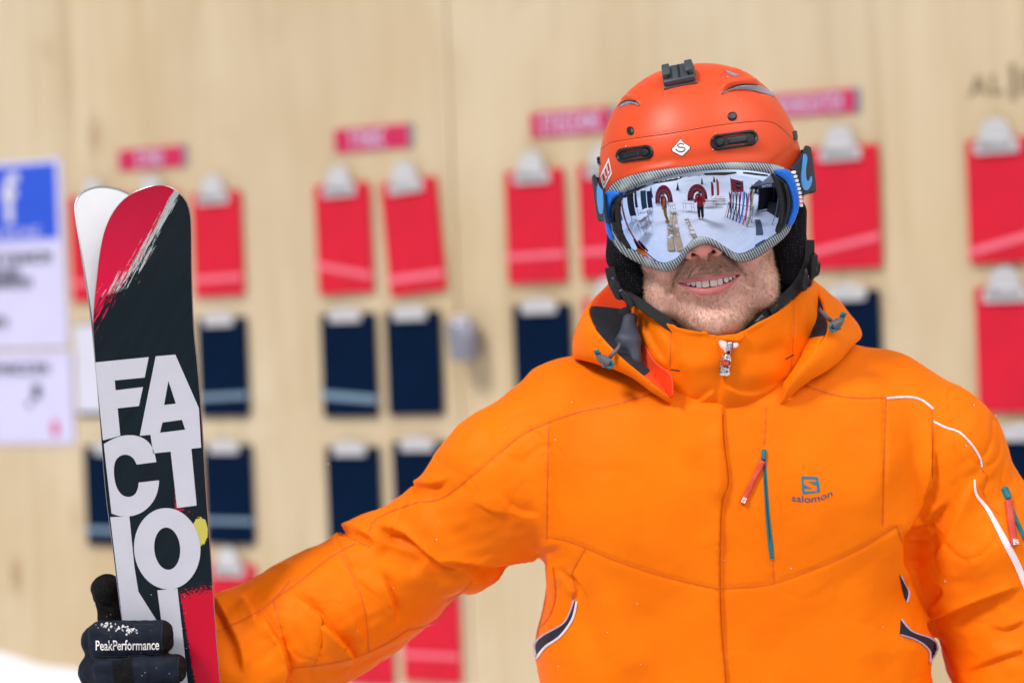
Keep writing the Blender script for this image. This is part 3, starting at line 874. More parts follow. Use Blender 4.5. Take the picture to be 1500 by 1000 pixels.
SEAMS_AND_SHADE = [
    [(612, 735), (650, 728), (700, 690), (760, 640), (800, 620), (850, 603), (900, 592), (960, 575), (980, 568)],
    [(1145, 562), (1180, 565), (1220, 578), (1260, 583), (1298, 582)],
    [(1298, 582), (1296, 640), (1294, 700), (1293, 772)],
    [(802, 786), (830, 792), (858, 802), (900, 820), (960, 840), (1010, 853), (1056, 863)],
    [(1058, 862), (1110, 858), (1140, 852), (1200, 830), (1260, 803), (1313, 770)],
    [(858, 803), (848, 820), (838, 838)],
    [(804, 620), (802, 700), (801, 790)],
    [(1122, 598), (1121, 630), (1119, 655)],
    [(1132, 820), (1133, 840), (1134, 852)],
    [(540, 786), (545, 765), (570, 750), (612, 735)],
    [(498, 780), (540, 800), (545, 806)],
    [(400, 878), (440, 850), (480, 818), (520, 795)],
    [(318, 925), (370, 900), (400, 878), (425, 850)],
    [(500, 810), (520, 850), (535, 895), (540, 955)],
    [(428, 978), (500, 968), (560, 945), (600, 920)],
    [(420, 1000), (424, 985), (428, 978), (415, 930), (400, 878)],
    [(655, 880), (680, 865), (692, 850)],
    [(600, 922), (640, 910), (662, 880)],
    [(1365, 598), (1366, 650), (1366, 700)],
    [(1322, 795), (1313, 770)],
    [(810, 830), (814, 870), (806, 900), (792, 918)],
    [(1436, 685), (1446, 700), (1440, 720), (1450, 740), (1466, 755)],
    [(838, 838), (843, 868), (838, 880)],
    [(1059, 606), (1060, 640), (1066, 690), (1066, 712), (1058, 735), (1055, 800), (1056, 900), (1064, 1010), (1070, 1150), (1074, 1315)],  # placket edge: its shading line drawn as a darker ribbon
]
FOLDS = [(f_[0], f_[1], f_[2], f_[3] * (1.9 if f_[1][0][0] < 570 else 1.3), *f_[4:]) for f_ in FOLDS]
FOLDS += [('dent', f_[1], 2.6, 2.2, {'in': .3, 'out': .3}) for f_ in FOLDS if f_[0] == 'fold']
FOLDS += [('pucker', s_, 8, 0.28, {'wave': 13 + k_ % 5, 'in': .05, 'out': .05}) for k_, s_ in enumerate(SEAMS_AND_SHADE)]
FOLDS += [('dent', s_, 3.2, 1.3, {'in': .02, 'out': .02}) for s_ in SEAMS_AND_SHADE]
co = strokes(co, nr, FOLDS, 0.55)
co = relax(co, q, 1, 0.2)
jk_shell = obj('jacket', (co, q), 'orange_shell', None, True)
jacket = SK(jk_shell)
JS = Skin(jacket)
KJ = lambda o: keep(o, jacket)
for s_ in SEAMS_AND_SHADE:
    KJ(ribbon_obj('seam', 'orange_stitch', None, JS, s_, 1.35, 0.0006, cols=3))

# ---------------------------------------------------------------- the head frame: mm, x to the viewer's right, y back, z up
TAU, YAW = R(5.3), R(5)
HO = P(1038, 412, 2.662); HS = 0.968e-3
_ax = np.array([math.cos(TAU), 0, math.sin(TAU)]); _up = np.array([-math.sin(TAU), 0, math.cos(TAU)]); _bk = np.array([0, 1.0, 0])
HAX = _ax * math.cos(YAW) - _bk * math.sin(YAW); HBK = _bk * math.cos(YAW) + _ax * math.sin(YAW); HUP = _up
HM = np.stack([HAX, HBK, HUP])                    # rows
def H(p): return HO + HS * (np.asarray(p, float) @ HM)
def Hinv(w): return ((np.asarray(w, float) - HO) @ HM.T) / HS
def HD(v): return np.asarray(v, float) @ HM       # directions

# ---------------------------------------------------------------- body: head, neck and bust in one skin
t = NT('skin')
at = t.n('Attribute', attribute_name='tint'); sep = t.n('SeparateColor'); t.l(at.outputs['Color'], sep.inputs['Color'])
v = t.coord()
n1 = t.noise(v, 55.0, 4, 0.6); n2 = t.noise(v, 420.0, 3, 0.6); n3 = t.noise(v, 1400.0, 2, 0.6)
c = t.mix(t.ramp(n1, [(0.35, (0, 0, 0)), (0.68, (1, 1, 1))]), (0.80, 0.455, 0.37), (0.84, 0.505, 0.415))
c = t.mix(t.math('MULTIPLY', sep.outputs['Blue'], 0.75), c, (0.78, 0.29, 0.26))            # redness of nose and cheeks
bd = t.math('MULTIPLY', sep.outputs['Green'], t.math('MULTIPLY_ADD', n2, 0.7, 0.0))
c = t.mix(bd, c, (0.46, 0.29, 0.20))                                                      # beard shadow
c = t.mix(t.math('MULTIPLY', t.ramp(n2, [(0.55, (0, 0, 0)), (0.75, (1, 1, 1))]), 0.18), c, (0.70, 0.33, 0.26))
lipc = t.mix(t.ramp(n1, [(0.3, (0, 0, 0)), (0.7, (1, 1, 1))]), (0.55, 0.150, 0.160), (0.63, 0.205, 0.21))
c = t.mix(sep.outputs['Red'], c, lipc)
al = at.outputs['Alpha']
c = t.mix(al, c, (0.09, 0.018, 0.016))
t.col(c)
t.set(Roughness=0.46, Specular_IOR_Level=0.4, Subsurface_Weight=0.22, Subsurface_Scale=0.004)
t.b.inputs['Subsurface Radius'].default_value = (1.0, 0.38, 0.22)
t.bump(t.math('ADD', t.math('MULTIPLY', n2, 0.7), t.math('MULTIPLY', n3, 0.5)), 0.30, 0.0006)

zf = np.array([-120, -72, -66, -58, -48, -35, -20, 0, 30, 60, 100, 150, 190, 215], np.float32)
wf = np.array([2, 8, 20, 34, 47, 60, 70.5, 77.5, 79, 77, 76, 74, 55, 5], np.float32)
yf = np.array([60, 38, 24, 12, 5.5, 6.5, 9.5, 6, 4, 6, 8, 8, 30, 80], np.float32)
zu = lambda x: 0.9 + 2.2 * np.clip(np.abs(x) / 36, 0, 2) ** 2
zl = lambda x: -7.2 + 10.4 * np.clip(np.abs(x - 1) / 36, 0, 2) ** 2.0
def face_detail(p, d):
    x, y, z = p[:, 0], p[:, 1], p[:, 2]
    d = smin(d, d_ell(p, (3, 20, -50), (27, 20.5, 17)), 12)            # chin
    d = smax(d, -d_ell(p, (1, -11, -30), (24, 13, 7)), 10)             # hollow under the lower lip
    d = smin(d, d_ell(p, (0, 17, 6), (39, 18, 25)), 12)                # muzzle
    d = smin(d, d_ell(p, (-50, 24, 34), (25, 22, 22)), 9)              # cheeks lifted by the smile
    d = smin(d, d_ell(p, (50, 24, 33), (25, 22, 22)), 9)
    d = smin(d, d_ell(p, (-57, 42, -10), (17, 24, 28)), 14)
    d = smin(d, d_ell(p, (61, 41, -12), (17, 24, 28)), 14)
    for s, ps in ((-1, [(-21, 2.5, 36), (-35, 6, 22), (-45, 12, 6), (-46, 17, -6)]), (1, [(19, 2.5, 35), (35, 6, 21), (46, 12, 4), (48, 17, -9)])):   # folds from nose to mouth
        d = smax(d, -d_chain(p, ps, [2.6, 3.6, 4.0, 2.4], 2), 6)
    # nose
    d = smin(d, d_chain(p, [(-1, -2, 78), (-1.5, -9, 58), (-2, -17, 42)], [9, 10, 11.5], 5), 7)
    d = smin(d, d_ell(p, (-2, -19, 40), (12.5, 11, 10.5)), 4)
    d = smin(d, d_ell(p, (-17, -5, 36), (8.5, 11, 8.5)), 3.5)
    d = smin(d, d_ell(p, (14.5, -5, 36), (8.5, 11, 8.5)), 3.5)
    d = smin(d, d_chain(p, [(-2, -17, 33), (-1.5, -4, 27)], [4.6, 4.6], 2), 3.5)
    for s in (-1, 1):
        d = smax(d, -d_chain(p, [(-2 + s * 7.5, -19, 30.5), (-1.5 + s * 11.0, -12, 31.5), (-1.5 + s * 9, -5, 38)], [2.4, 3.3, 3.2], 2), 1.0)
    # philtrum
    d = smax(d, -d_cone(p, (-0.5, -6, 24), (0.5, -5.5, 10), 2.0, 2.6), 4)
    # lips
    xs = np.linspace(-34, 36, 11); arc = 13.5 * (xs / 36) ** 2
    up = [(a, -2.2 + b - 0.9 * math.exp(-(a / 10) ** 2), zu(a) + 3.0 + (0.6 if 2 < abs(a) < 9 else 0)) for a, b in zip(xs, arc)]
    lw = [(a, -1.4 + b, zl(a) - 4.2 + 2.8 * (a / 36) ** 2) for a, b in zip(xs, arc)]
    ru = 4.1 * (1 - 0.72 * np.abs(xs / 36) ** 1.8); rl = 5.6 * (1 - 0.78 * np.abs(xs / 36) ** 1.8)
    d = smin(d, d_chain(p, up, ru, 1.0), 3.0)
    d = smin(d, d_chain(p, lw, rl, 1.0), 3.0)
    # open mouth
    cut = np.maximum(np.maximum(z - zu(x), zl(x) - z), np.maximum(y - 26, np.abs(x - 1) - 37)) 
    d = smax(d, -cut, 1.6)
    return d
def f_head_mm(p):
    x, y, z = p[:, 0], p[:, 1], p[:, 2]
    xx = x - np.interp(z, [-70, -45, -13, 30], [4.5, 4.0, 2.5, 0]).astype(np.float32)
    w = np.interp(z, zf, wf); fr = np.interp(z, zf, yf); bk = np.interp(z, [-120, -60, 0, 100, 215], [90, 130, 165, 190, 120])
    yc = (fr + bk) / 2; dy = (bk - fr) / 2
    k = (np.abs(xx / w) ** 2.35 + np.abs((y - yc) / dy) ** 2.35) ** (1 / 2.35)
    d = (k - 1) * np.minimum(w, dy) * 0.85
    k_ = np.where((y < 62) & (np.abs(x) < 95) & (z > -85) & (z < 95))[0]
    if len(k_): d[k_] = face_detail(p[k_], d[k_])
    # neck and bust
    d = smin(d, d_chain(p, [(0, 92, -20), (0, 100, -110), (0, 110, -190)], [64, 62, 70], 10), 14)
    d = smin(d, d_ell(p, (0, 120, -215), (120, 70, 50)), 30)
    return d
co_l, q = sculpt(f_head_mm, (-130, -36, -250), (130, 196, 222), 1.25)
# small natural unevenness
co_l = co_l + vnormals(co_l, q) * (0.35 * fnoise(co_l / 22, 31, 2) + 0.12 * fnoise(co_l / 6, 32, 2))[:, None]
x, y, z = co_l.T
sm = lambda a, b, v_: np.clip((v_ - a) / (b - a), 0, 1) ** 2 * (3 - 2 * np.clip((v_ - a) / (b - a), 0, 1))
tu = (4.6 - 0.9 * np.exp(-(x / 3.2) ** 2)) * np.clip(1 - (x / 38) ** 2, 0, 1) ** 0.7 + 0.6
tl = 8.8 * np.clip(1 - ((x - 1) / 37) ** 2, 0, 1) ** 0.8 + 0.4
front = (y < 26) & (np.abs(x - 1) < 38)
lip = np.where(front, (1 - sm(-0.5, 0.9, z - zu(x) - tu)) * (1 - sm(-0.5, 0.9, zl(x) - tl - z)), 0)
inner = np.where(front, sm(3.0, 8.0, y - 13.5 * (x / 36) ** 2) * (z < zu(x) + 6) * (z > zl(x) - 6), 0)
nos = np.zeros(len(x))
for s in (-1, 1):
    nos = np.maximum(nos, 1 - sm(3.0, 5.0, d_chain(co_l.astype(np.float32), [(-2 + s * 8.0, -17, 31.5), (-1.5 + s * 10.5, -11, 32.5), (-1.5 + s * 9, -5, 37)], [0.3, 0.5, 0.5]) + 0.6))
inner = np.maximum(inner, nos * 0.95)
beard_w = sm(31, 24, z + 0.000 * x) * sm(-95, -60, z) * (1 - 0.75 * np.exp(-(((np.abs(x) - 47) / 13) ** 2 + ((z - 16) / 13) ** 2)))
must = np.exp(-(((z - 17 + 6 * (np.abs(x) / 36) ** 2 * 1.6) / 7.0) ** 2)) * (np.abs(x) < 42)
beard_w = np.clip(beard_w * (0.30 + 0.55 * must + 0.30 * sm(-20, -45, z)), 0, 1) * (1 - lip) * (y < 75)
red = 1.2 * np.exp(-(((x + 2) / 19) ** 2 + ((z - 37) / 13) ** 2)) * (y < 14) * 1.0 + 0.75 * np.exp(-(((np.abs(x) - 48) / 17) ** 2 + ((z - 34) / 16) ** 2))
body = obj('body', (H(co_l), q), 'skin', None, True)
ca = body.data.color_attributes.new('tint', 'FLOAT_COLOR', 'POINT')
ca.data.foreach_set('color', np.stack([lip, beard_w, np.clip(red, 0, 1), inner], -1).astype(np.float32).ravel())
SK(body)

# teeth
t = NT('enamel'); v = t.coord(); t.col(t.ramp(t.noise(v, 300, 3), [(0.3, (0.88, 0.84, 0.76)), (0.7, (0.93, 0.91, 0.86))])); t.set(Roughness=0.22, Subsurface_Weight=0.2, Subsurface_Scale=0.002)
def tooth(x0, x1, zb, pointed=0.0):
    xc = (x0 + x1) / 2; yc = -0.5 + 13.5 * (xc / 36) ** 2; w = x1 - x0 - 0.12
    ang = math.atan(2 * 13.5 * xc / 36 ** 2)
    n = 9; prof = []
    top = zu(xc) + 2.5
    for i in range(n + 1):
        a = -1 + 2 * i / n; prof.append((a * w / 2, zb + pointed * 2.2 * abs(a) + 0.55 * abs(a) ** 4))
    prof = [(-w / 2 * 0.9, top)] + prof + [(w / 2 * 0.9, top)]
    vs = []; fs = []; m = len(prof)
    for lay_, (yy, sc) in enumerate(((0.9, 0.86), (0.15, 0.97), (0.0, 0.84), (5, 0.9))):
        for (a, b) in prof:
            zz_ = zb + (b - zb) * 1.0 + (0.5 if sc < 0.95 else 0) * (b < zb + 2)
            vs.append((a * (0.93 if lay_ == 2 else (1.0 if lay_ in (0, 3) else 0.97)), (1.0 if lay_ == 0 else 0.35 if lay_ == 1 else 0.0 if lay_ == 2 else 6.0) + 0.35 * (a / (w / 2)) ** 2, zz_))
    order = [2, 1, 0, 3]
    rings = [[o * m + i for i in range(m)] for o in order]
    for r0, r1 in zip(rings, rings[1:]):
        for i in range(m - 1): fs.append((r0[i], r0[i + 1], r1[i + 1], r1[i]))
    fs.append(tuple(rings[0]))
    c, s = math.cos(ang), math.sin(ang)
    vs = [(xc + a * c - b * s, yc + a * s + b * c, zz_) for a, b, zz_ in vs]
    o = obj('tooth', ([tuple(H(v_)) for v_ in vs], fs), 'enamel', None)
    keep(autosmooth(o, 50), body)
for a in ((-30.5, -26, -1.0, .4), (-26, -20.5, -2.2, .5), (-20.5, -15.0, -4.0, .8), (-15.0, -8.2, -6.0, .1), (-8.0, 0.3, -6.4, 0), (1.3, 9.8, -6.6, 0), (10.0, 16.4, -6.2, .1), (17.6, 23.2, -5.2, 1.1), (23.4, 27.6, -2.6, .5), (27.8, 32, -1.0, .4)):
    tooth(*a)

# stubble: short bent hairs over jaw, chin and upper lip
plain('stubble_hair', (0.46, 0.30, 0.18), 0.5, 0, 0.45, 900)
def stubble():
    r = np.random.default_rng(5)
    vis = (y < 70)
    wgt = beard_w * vis * (1 - np.clip(inner, 0, 1))
    wgt = np.where(must > 0.4, wgt * 1.1, wgt)
    idx = r.choice(len(x), 11000, p=wgt / wgt.sum())
    nn = vnormals(co_l, q)[idx]; p0 = co_l[idx] + r.normal(0, 0.5, (len(idx), 3)) * (1 - np.abs(nn))
    down = np.array([0, -0.1, -1.0]); side = np.sign(p0[:, 0])[:, None] * np.array([0.35, 0, 0]) * np.clip(np.abs(p0[:, 0]) / 30, 0, 1)[:, None]
    dirn = nn * 0.55 + down + side + r.normal(0, 0.32, (len(idx), 3)); dirn /= np.linalg.norm(dirn, axis=1)[:, None]
    ln = r.uniform(2.4, 5.2, len(idx)) * np.where(must[idx] > 0.4, 1.35, 1.0)
    wd = r.uniform(0.10, 0.17, len(idx))
    a = np.cross(dirn, nn); a /= np.linalg.norm(a, axis=1)[:, None] + 1e-9
    b = np.cross(dirn, a)
    mid = p0 + dirn * (ln * 0.5)[:, None] + nn * (0.25)
    tip = p0 + dirn * ln[:, None] + down * 0.3
    vs = []; 
    root = p0 - nn * 0.3
    k3 = [(math.cos(2 * math.pi * i / 3), math.sin(2 * math.pi * i / 3)) for i in range(3)]
    R0 = [root + (a * c + b * s) * wd[:, None] for c, s in k3]; R1 = [mid + (a * c + b * s) * (wd * 0.8)[:, None] for c, s in k3]
    V_ = np.stack(R0 + R1 + [tip], 1)      # n,7,3
    base = np.arange(len(idx))[:, None] * 7
    F = []
    for i in range(3):
        j = (i + 1) % 3
        F += [[i, j, 3 + j], [i, 3 + j, 3 + i], [3 + i, 3 + j, 6]]
    F = (base[:, :, None] + np.array(F)[None]).reshape(-1, 3)
    return H(V_.reshape(-1, 3)), F
st = obj('stubble', stubble(), 'stubble_hair', None, True); tag(st, kind='stuff'); SK(st)

# ---------------------------------------------------------------- helmet
t = NT('helmet_shell'); v = t.coord()
n1 = t.noise(v, 30, 4); t.col(t.ramp(n1, [(0.3, (0.78, 0.072, 0.014)), (0.7, (0.84, 0.086, 0.018))]))
t.set(Roughness=0.44, Specular_IOR_Level=0.42); t.bump(t.noise(v, 1600, 2), 0.12, 0.0002)
HC = np.array([6.5, 97.0, 112.0]); HA, HB, HT = 120.0, 130.0, 143.0
def helm_r(h):                     # horizontal shrink at height h above centre
    return np.where(h > 0, np.clip(1 - np.clip(h / HT, 0, 1) ** 2.25, 0, 1) ** (1 / 2.25), 1 - 0.10 * (np.minimum(h, 0) / 50) ** 2)
def helm_rim(ph):                  # rim height: high over the forehead, low at the sides and back
    f = np.clip(np.cos(ph), -1, 1)  # 1 = front
    return np.interp(f, [-1, -0.2, 0.25, 0.55, 0.8, 1.0], [-55, -46, -38, -8, 8, 13])
def helm_pt(ph, h):
    r = helm_r(h); e = 2.15
    s, c = np.sin(ph), np.cos(ph)
    k = 1 / (np.abs(s) ** e + np.abs(c) ** e) ** (1 / e)
    return HC + np.stack([HA * r * k * s, -HB * r * k * c, h], -1)
nph, nh = 360, 130
ph = np.linspace(-math.pi, math.pi, nph, endpoint=False)
tt_ = np.linspace(0, 1, nh)
PH, T_ = np.meshgrid(ph, tt_, indexing='ij')
rim = helm_rim(PH)
hh_ = rim + (HT - 0.4 - rim) * np.sin(T_ * math.pi / 2) ** 1.0
pts = helm_pt(PH, hh_).reshape(-1, 3)
i = np.arange(nph * nh).reshape(nph, nh); i2 = np.roll(i, -1, 0)
hf = np.stack([i[:, :-1], i2[:, :-1], i2[:, 1:], i[:, 1:]], -1).reshape(-1, 4)
hw = H(pts)
hn = vnormals(hw, hf)
hz = lambda zx, zy: (840 + zx / 3.745, 70 + zy / 3.745)     # from an enlarged tracing
SHELL = [hz(*a) for a in ((150, 560), (210, 520), (350, 495), (560, 465), (800, 425), (960, 407), (1060, 405), (1120, 425), (1180, 480), (1222, 528))]
HSTR = [
    ('step', SHELL, 3, 1.8, {'L': 14, 'in': .03, 'out': .03}),
    ('dent', SHELL, 1.4, 1.0, {'in': .02, 'out': .02}),
    ('bump', [hz(*a) for a in ((770, 270), (810, 222), (870, 195), (950, 190), (1015, 200))], 5, 5.0, {'in': .35, 'out': .1}),
    ('dent', [hz(*a) for a in ((815, 252), (860, 226), (940, 220), (1020, 230), (1090, 265))], 4, 4.5),
    ('bump', [hz(*a) for a in ((255, 300), (290, 278), (330, 285), (368, 312))], 4, 3.6),
    ('dent', [hz(*a) for a in ((258, 325), (300, 300), (355, 315))], 3, 2.0),
    ('bump', [hz(*a) for a in ((860, 125), (910, 140), (1000, 185))], 5, 2.8, {'in': .2, 'out': .5}),
    ('dent', [hz(*a) for a in ((820, 135), (905, 160))], 4, 2.0),
    ('bump', [(905, 268), (940, 252), (1000, 240)], 6, 1.6),
    ('dent', [(905, 246), (950, 240), (1010, 233), (1100, 224), (1150, 228)], 10, 1.2),
]
hw = strokes(hw, hn, HSTR)
helmet = obj('helmet', (hw, hf), 'helmet_shell', None, True)
sol = helmet.modifiers.new('shell', 'SOLIDIFY'); sol.thickness = 0.012; sol.offset = -1
SK(helmet)
HSK = Skin(helmet)
KH = lambda o: keep(o, helmet)
KH(ribbon_obj('shell_joint', 'black_plastic', None, HSK, SHELL, 0.9, 0.0002, cols=2, n=60))
def rrect(cx, cy, w, h, ang, r=None, n=7):
    r = min(w, h) / 2 if r is None else r; out = []
    for (sx, sy, a0) in ((1, 1, 0), (-1, 1, 90), (-1, -1, 180), (1, -1, 270)):
        for k in range(n + 1):
            a = R(a0 + 90 * k / n); out.append((sx * (w / 2 - r) + r * math.cos(a), sy * (h / 2 - r) + r * math.sin(a)))
    c, s = math.cos(R(ang)), math.sin(R(ang))
    return np.array([(cx + a * c - b * s, cy + a * s + b * c) for a, b in out])
plain('vent_black', srgb(30, 32, 38), 0.4, 0, 0.1, 60)
plain('vent_dark', srgb(14, 16, 20), 0.5, 0, 0.1, 60)
for (cx, cy, w, h, kx) in ((930, 225.5, 55, 21, 1), (1075, 205.5, 70, 23, -1)):
    o = KH(lay('vent', 'vent_black', None, HSK, rrect(cx, cy, w, h, -8), [rrect(cx, cy, w - 9, h - 9, -8)], 2.0, 0.0012, 0.0016, 3.0, 0.004))
    c, s = math.cos(R(-8)), math.sin(R(-8)); q_ = lambda a: (cx + a * c, cy + a * s)
    lay('vent_slide', 'vent_dark', None, HSK, rrect(cx, cy, w - 9, h - 9, -8), (), 2.0, 0.0004)
    KH(bpy.context.scene.objects[-1])
    b = q_(kx * (w * 0.30)); KH(lay('vent_knob', 'vent_black', None, HSK, rrect(b[0], b[1], h * 0.55, h * 0.55, 0), (), 1.5, 0.001, 0.0016, 2.0, 0.003))
    b = q_(-kx * (w * 0.08)); KH(lay('vent_slider', 'vent_black', None, HSK, rrect(b[0], b[1], w * 0.40, h * 0.42, -8, 2), (), 1.5, 0.0008, 0.0010, 1.6, 0.003))
for (cx, cy, rx, ry) in ((923.6, 192, 10.5, 13), (1072.6, 170.7, 14, 13), (1164.5, 198.5, 6, 15), (877.6, 236, 4, 13)):
    KH(lay('rivet', 'vent_black', None, HSK, rrect(cx, cy, rx, ry, -10), (), 1.6, 0.0004, 0.0016, 3.0, 0.003))
plain('vent_grey', srgb(150, 158, 176), 0.35, 0.2, 0.08, 40)
for poly in (((808, 258), (850, 226), (900, 208), (960, 204), (1012, 207), (1060, 232), (1102, 262), (1097, 270), (1050, 254), (1000, 242), (940, 231), (880, 231), (838, 245)),
             ((252, 330), (275, 302), (310, 289), (345, 299), (366, 321), (340, 312), (310, 309), (280, 318)),
             ((828, 130), (860, 136), (906, 154), (890, 163), (850, 146))):
    KH(lay('side_vent', 'vent_grey', None, HSK, dense([hz(*a) for a in poly], 2), (), 2.0, 0.0012, 0.0006, 2.0, 0.004))
for s_ in (((810, 257), (852, 224), (905, 205), (960, 201), (1014, 206)), ((252, 327), (276, 300), (310, 287), (346, 297), (367, 319))):
    KH(ribbon_obj('vent_lip_shade', 'vent_dark', None, HSK, [hz(*a) for a in s_], [1.0, 2.0, 1.6, 0.8], 0.0016, n=30))  # dark ribbon paints the shade under the vent lips
# white diamond emblem with its curl, and the slanted sticker at the side
plain('white_gloss', srgb(246, 244, 242), 0.3, 0, 0.02, 40)
plain('crimson_print', srgb(186, 28, 52), 0.4)
dia = [hz(*a) for a in ((588, 503), (600, 520), (640, 545), (636, 556), (600, 592), (590, 592), (545, 568), (541, 557), (570, 525))]
KH(lay('emblem_edge', 'vent_dark', None, HSK, dense([((px_ - 997.3) * 1.1 + 997.3, (py_ - 216.4) * 1.1 + 216.4) for px_, py_ in dia], 2), (), 1.6, 0.0002))
KH(lay('emblem', 'white_gloss', None, HSK, dense(dia, 2), (), 1.6, 0.0005))
KH(ribbon_obj('emblem_curl', 'vent_dark', None, HSK, [hz(*a) for a in ((607, 532), (590, 526), (572, 535), (580, 546), (604, 548), (612, 560), (594, 571), (572, 566), (562, 556))], 1.3, 0.0008, n=40, cols=2))
qd = [(892.2, 231.0), (896.8, 254), (884.5, 278), (879.5, 258)]
KH(lay('sticker', 'white_gloss', None, HSK, dense(qd, 2), (), 1.6, 0.0004))
def bil(a, b):
    p0 = np.array(qd[3]) * (1 - a) + np.array(qd[0]) * a; p1 = np.array(qd[2]) * (1 - a) + np.array(qd[1]) * a
    return tuple(p0 * (1 - b) + p1 * b)
for a0, a1 in ((0.10, 0.34), (0.39, 0.62), (0.67, 0.91)):
    KH(lay('sticker_block', 'crimson_print', None, HSK, dense([bil(a0, .18), bil(a1, .18), bil(a1, .84), bil(a0, .84)], 1.5), (), 1.4, 0.0007))
    w_ = a1 - a0
    KH(lay('sticker_letter', 'white_gloss', None, HSK, [bil(a0 + w_ * .2, .25), bil(a0 + w_ * .42, .25), bil(a0 + w_ * .42, .68), bil(a0 + w_ * .85, .68), bil(a0 + w_ * .85, .78), bil(a0 + w_ * .2, .78)], (), 1.2, 0.0010))
# camera mount on the crown
mt = P(996.5, 112, 2.70); hit_ = HSK.hit(np.array([[996.0, 122.0]])); mp, mnn = hit_[0][0], hit_[1][0]
mz = Vector(mnn); mx = Vector(HAX); mx = (mx - mz * mx.dot(mz)).normalized(); my = mz.cross(mx)
MMx = Matrix((mx, my, mz)).transposed()
def mount_box(m, c, d, bev=0.0008): m.box(tuple(Vector(mp) + MMx @ Vector(c)), d, MMx, bev)
plain('mount_plastic', srgb(62, 70, 80), 0.45, 0, 0.12, 60)
m = MB(); mount_box(m, (0, 0.010, 0.000), (0.037, 0.032, 0.004)); KH(autosmooth(m.build('mount_pad', 'grey_plastic', None)))
m = MB(); mount_box(m, (0, 0.010, 0.0055), (0.035, 0.030, 0.007), 0.0018)
mount_box(m, (-0.0145, 0.010, 0.0105), (0.0052, 0.020, 0.008)); mount_box(m, (0.0145, 0.010, 0.0105), (0.0052, 0.020, 0.008))
mount_box(m, (-0.0125, 0.010, 0.0140), (0.0080, 0.020, 0.003)); mount_box(m, (0.0125, 0.010, 0.0140), (0.0080, 0.020, 0.003))
KH(autosmooth(m.build('camera_mount', 'mount_plastic', None)))
m = MB(); mount_box(m, (0.001, 0.010, 0.0090), (0.0022, 0.024, 0.0022), 0.0005); KH(m.build('mount_rib', 'vent_dark', None))

# ear pads, chin strap, buckles
t = NT('ear_mesh'); v = t.coord(); vor = t.n('TexVoronoi'); vor.inputs['Scale'].default_value = 330; vor.inputs['Randomness'].default_value = 0.25; t.l(v, vor.inputs['Vector'])
t.col(t.ramp(vor.outputs['Distance'], [(0.14, (0.05, 0.05, 0.065)), (0.28, (0.006, 0.006, 0.009))])); t.set(Roughness=0.85, Specular_IOR_Level=0.12); t.bump(vor.outputs['Distance'], 0.5, 0.001)
for pts_, rad in (([P(912, 318, 2.745), P(918, 375, 2.742), P(934, 424, 2.738)], (25, 28, 22)), ([P(1156, 312, 2.745), P(1154, 370, 2.742), P(1150, 406, 2.738)], (26, 27, 24))):
    f_ = lambda p, a=pts_, b=rad: d_chain(p * np.array([1, 0.75, 1], np.float32), [np.array(k_) * [1, .75, 1] for k_ in a], np.array(b) * MM, 0.01)
    c_ = np.array(pts_); co2, q2 = sculpt(f_, c_.min(0) - 0.05, c_.max(0) + 0.05, 0.0022)
    KH(obj('ear_pad', (co2, q2), 'ear_mesh', None, True))
def band3d(name, mat, pts, width, thick, nrm=(0, -1, 0), n=30):
    """flat strap along 3D points; width lies across the path, perpendicular to nrm"""
    p = spline(np.array(pts), n); tg = np.gradient(p, axis=0); tg /= np.linalg.norm(tg, axis=1)[:, None]
    nn = np.tile(np.asarray(nrm, float), (n, 1)) if np.ndim(nrm) == 1 else spline(np.array(nrm), n)
    nn = nn - tg * (nn * tg).sum(1)[:, None]; nn /= np.linalg.norm(nn, axis=1)[:, None]; sd = np.cross(tg, nn)
    w = np.interp(np.linspace(0, 1, n), np.linspace(0, 1, np.size(width)), np.atleast_1d(width))[:, None] / 2
    prof = [(-1, -.5), (-.9, .5), (.9, .5), (1, -.5)]
    vs = np.stack([p + sd * w * a + nn * thick * b for a, b in prof], 1).reshape(-1, 3)
    fs = [(i_ * 4 + j, i_ * 4 + (j + 1) % 4, (i_ + 1) * 4 + (j + 1) % 4, (i_ + 1) * 4 + j) for i_ in range(n - 1) for j in range(4)] + [(3, 2, 1, 0), tuple((n - 1) * 4 + j for j in range(4))]
    return autosmooth(obj(name, (list(vs), fs), mat, None), 40)
plain('webbing', srgb(20, 22, 27), 0.75, 0, 0.2, 400, 0.4, 0.0006)
KH(band3d('chin_strap', 'webbing', [P(1186, 352, 2.725), P(1184, 385, 2.715), P(1166, 420, 2.70), P(1136, 448, 2.69), P(1108, 474, 2.682), P(1085, 500, 2.68)], 15 * MM, 0.0025))
KH(band3d('chin_strap', 'webbing', [P(893, 392, 2.725), P(903, 424, 2.715), P(930, 440, 2.70), P(955, 457, 2.69), P(985, 480, 2.682), P(1010, 502, 2.68)], 15 * MM, 0.0025))
def plate(name, mat, poly, y, th=0.004, par=None):
    o = lay(name, mat, None, Flat((0, y, 0), (0, -1, 0)), dense(poly, 3), (), 3.0, 0.0, 0.0018, 4, th)
    return (par or KH)(o)
plate('buckle', 'black_plastic', [(895, 407), (901, 405), (909, 416), (912, 432), (909, 440), (902, 437), (895, 424)], 2.700, 0.008)
plate('buckle', 'black_plastic', [(906, 426), (911, 422), (920, 430), (929, 446), (926, 452), (920, 449)], 2.692, 0.006)
plate('buckle', 'black_plastic', [(1188, 374), (1193, 369), (1198, 374), (1196, 404), (1190, 411), (1186, 408)], 2.700, 0.008)
plate('buckle', 'black_plastic', [(1176, 396), (1181, 392), (1184, 400), (1182, 424), (1177, 427), (1174, 420)], 2.690, 0.006)
plate('buckle_disc', 'vent_black', rrect(1193, 393, 17, 26, 8), 2.712, 0.010)
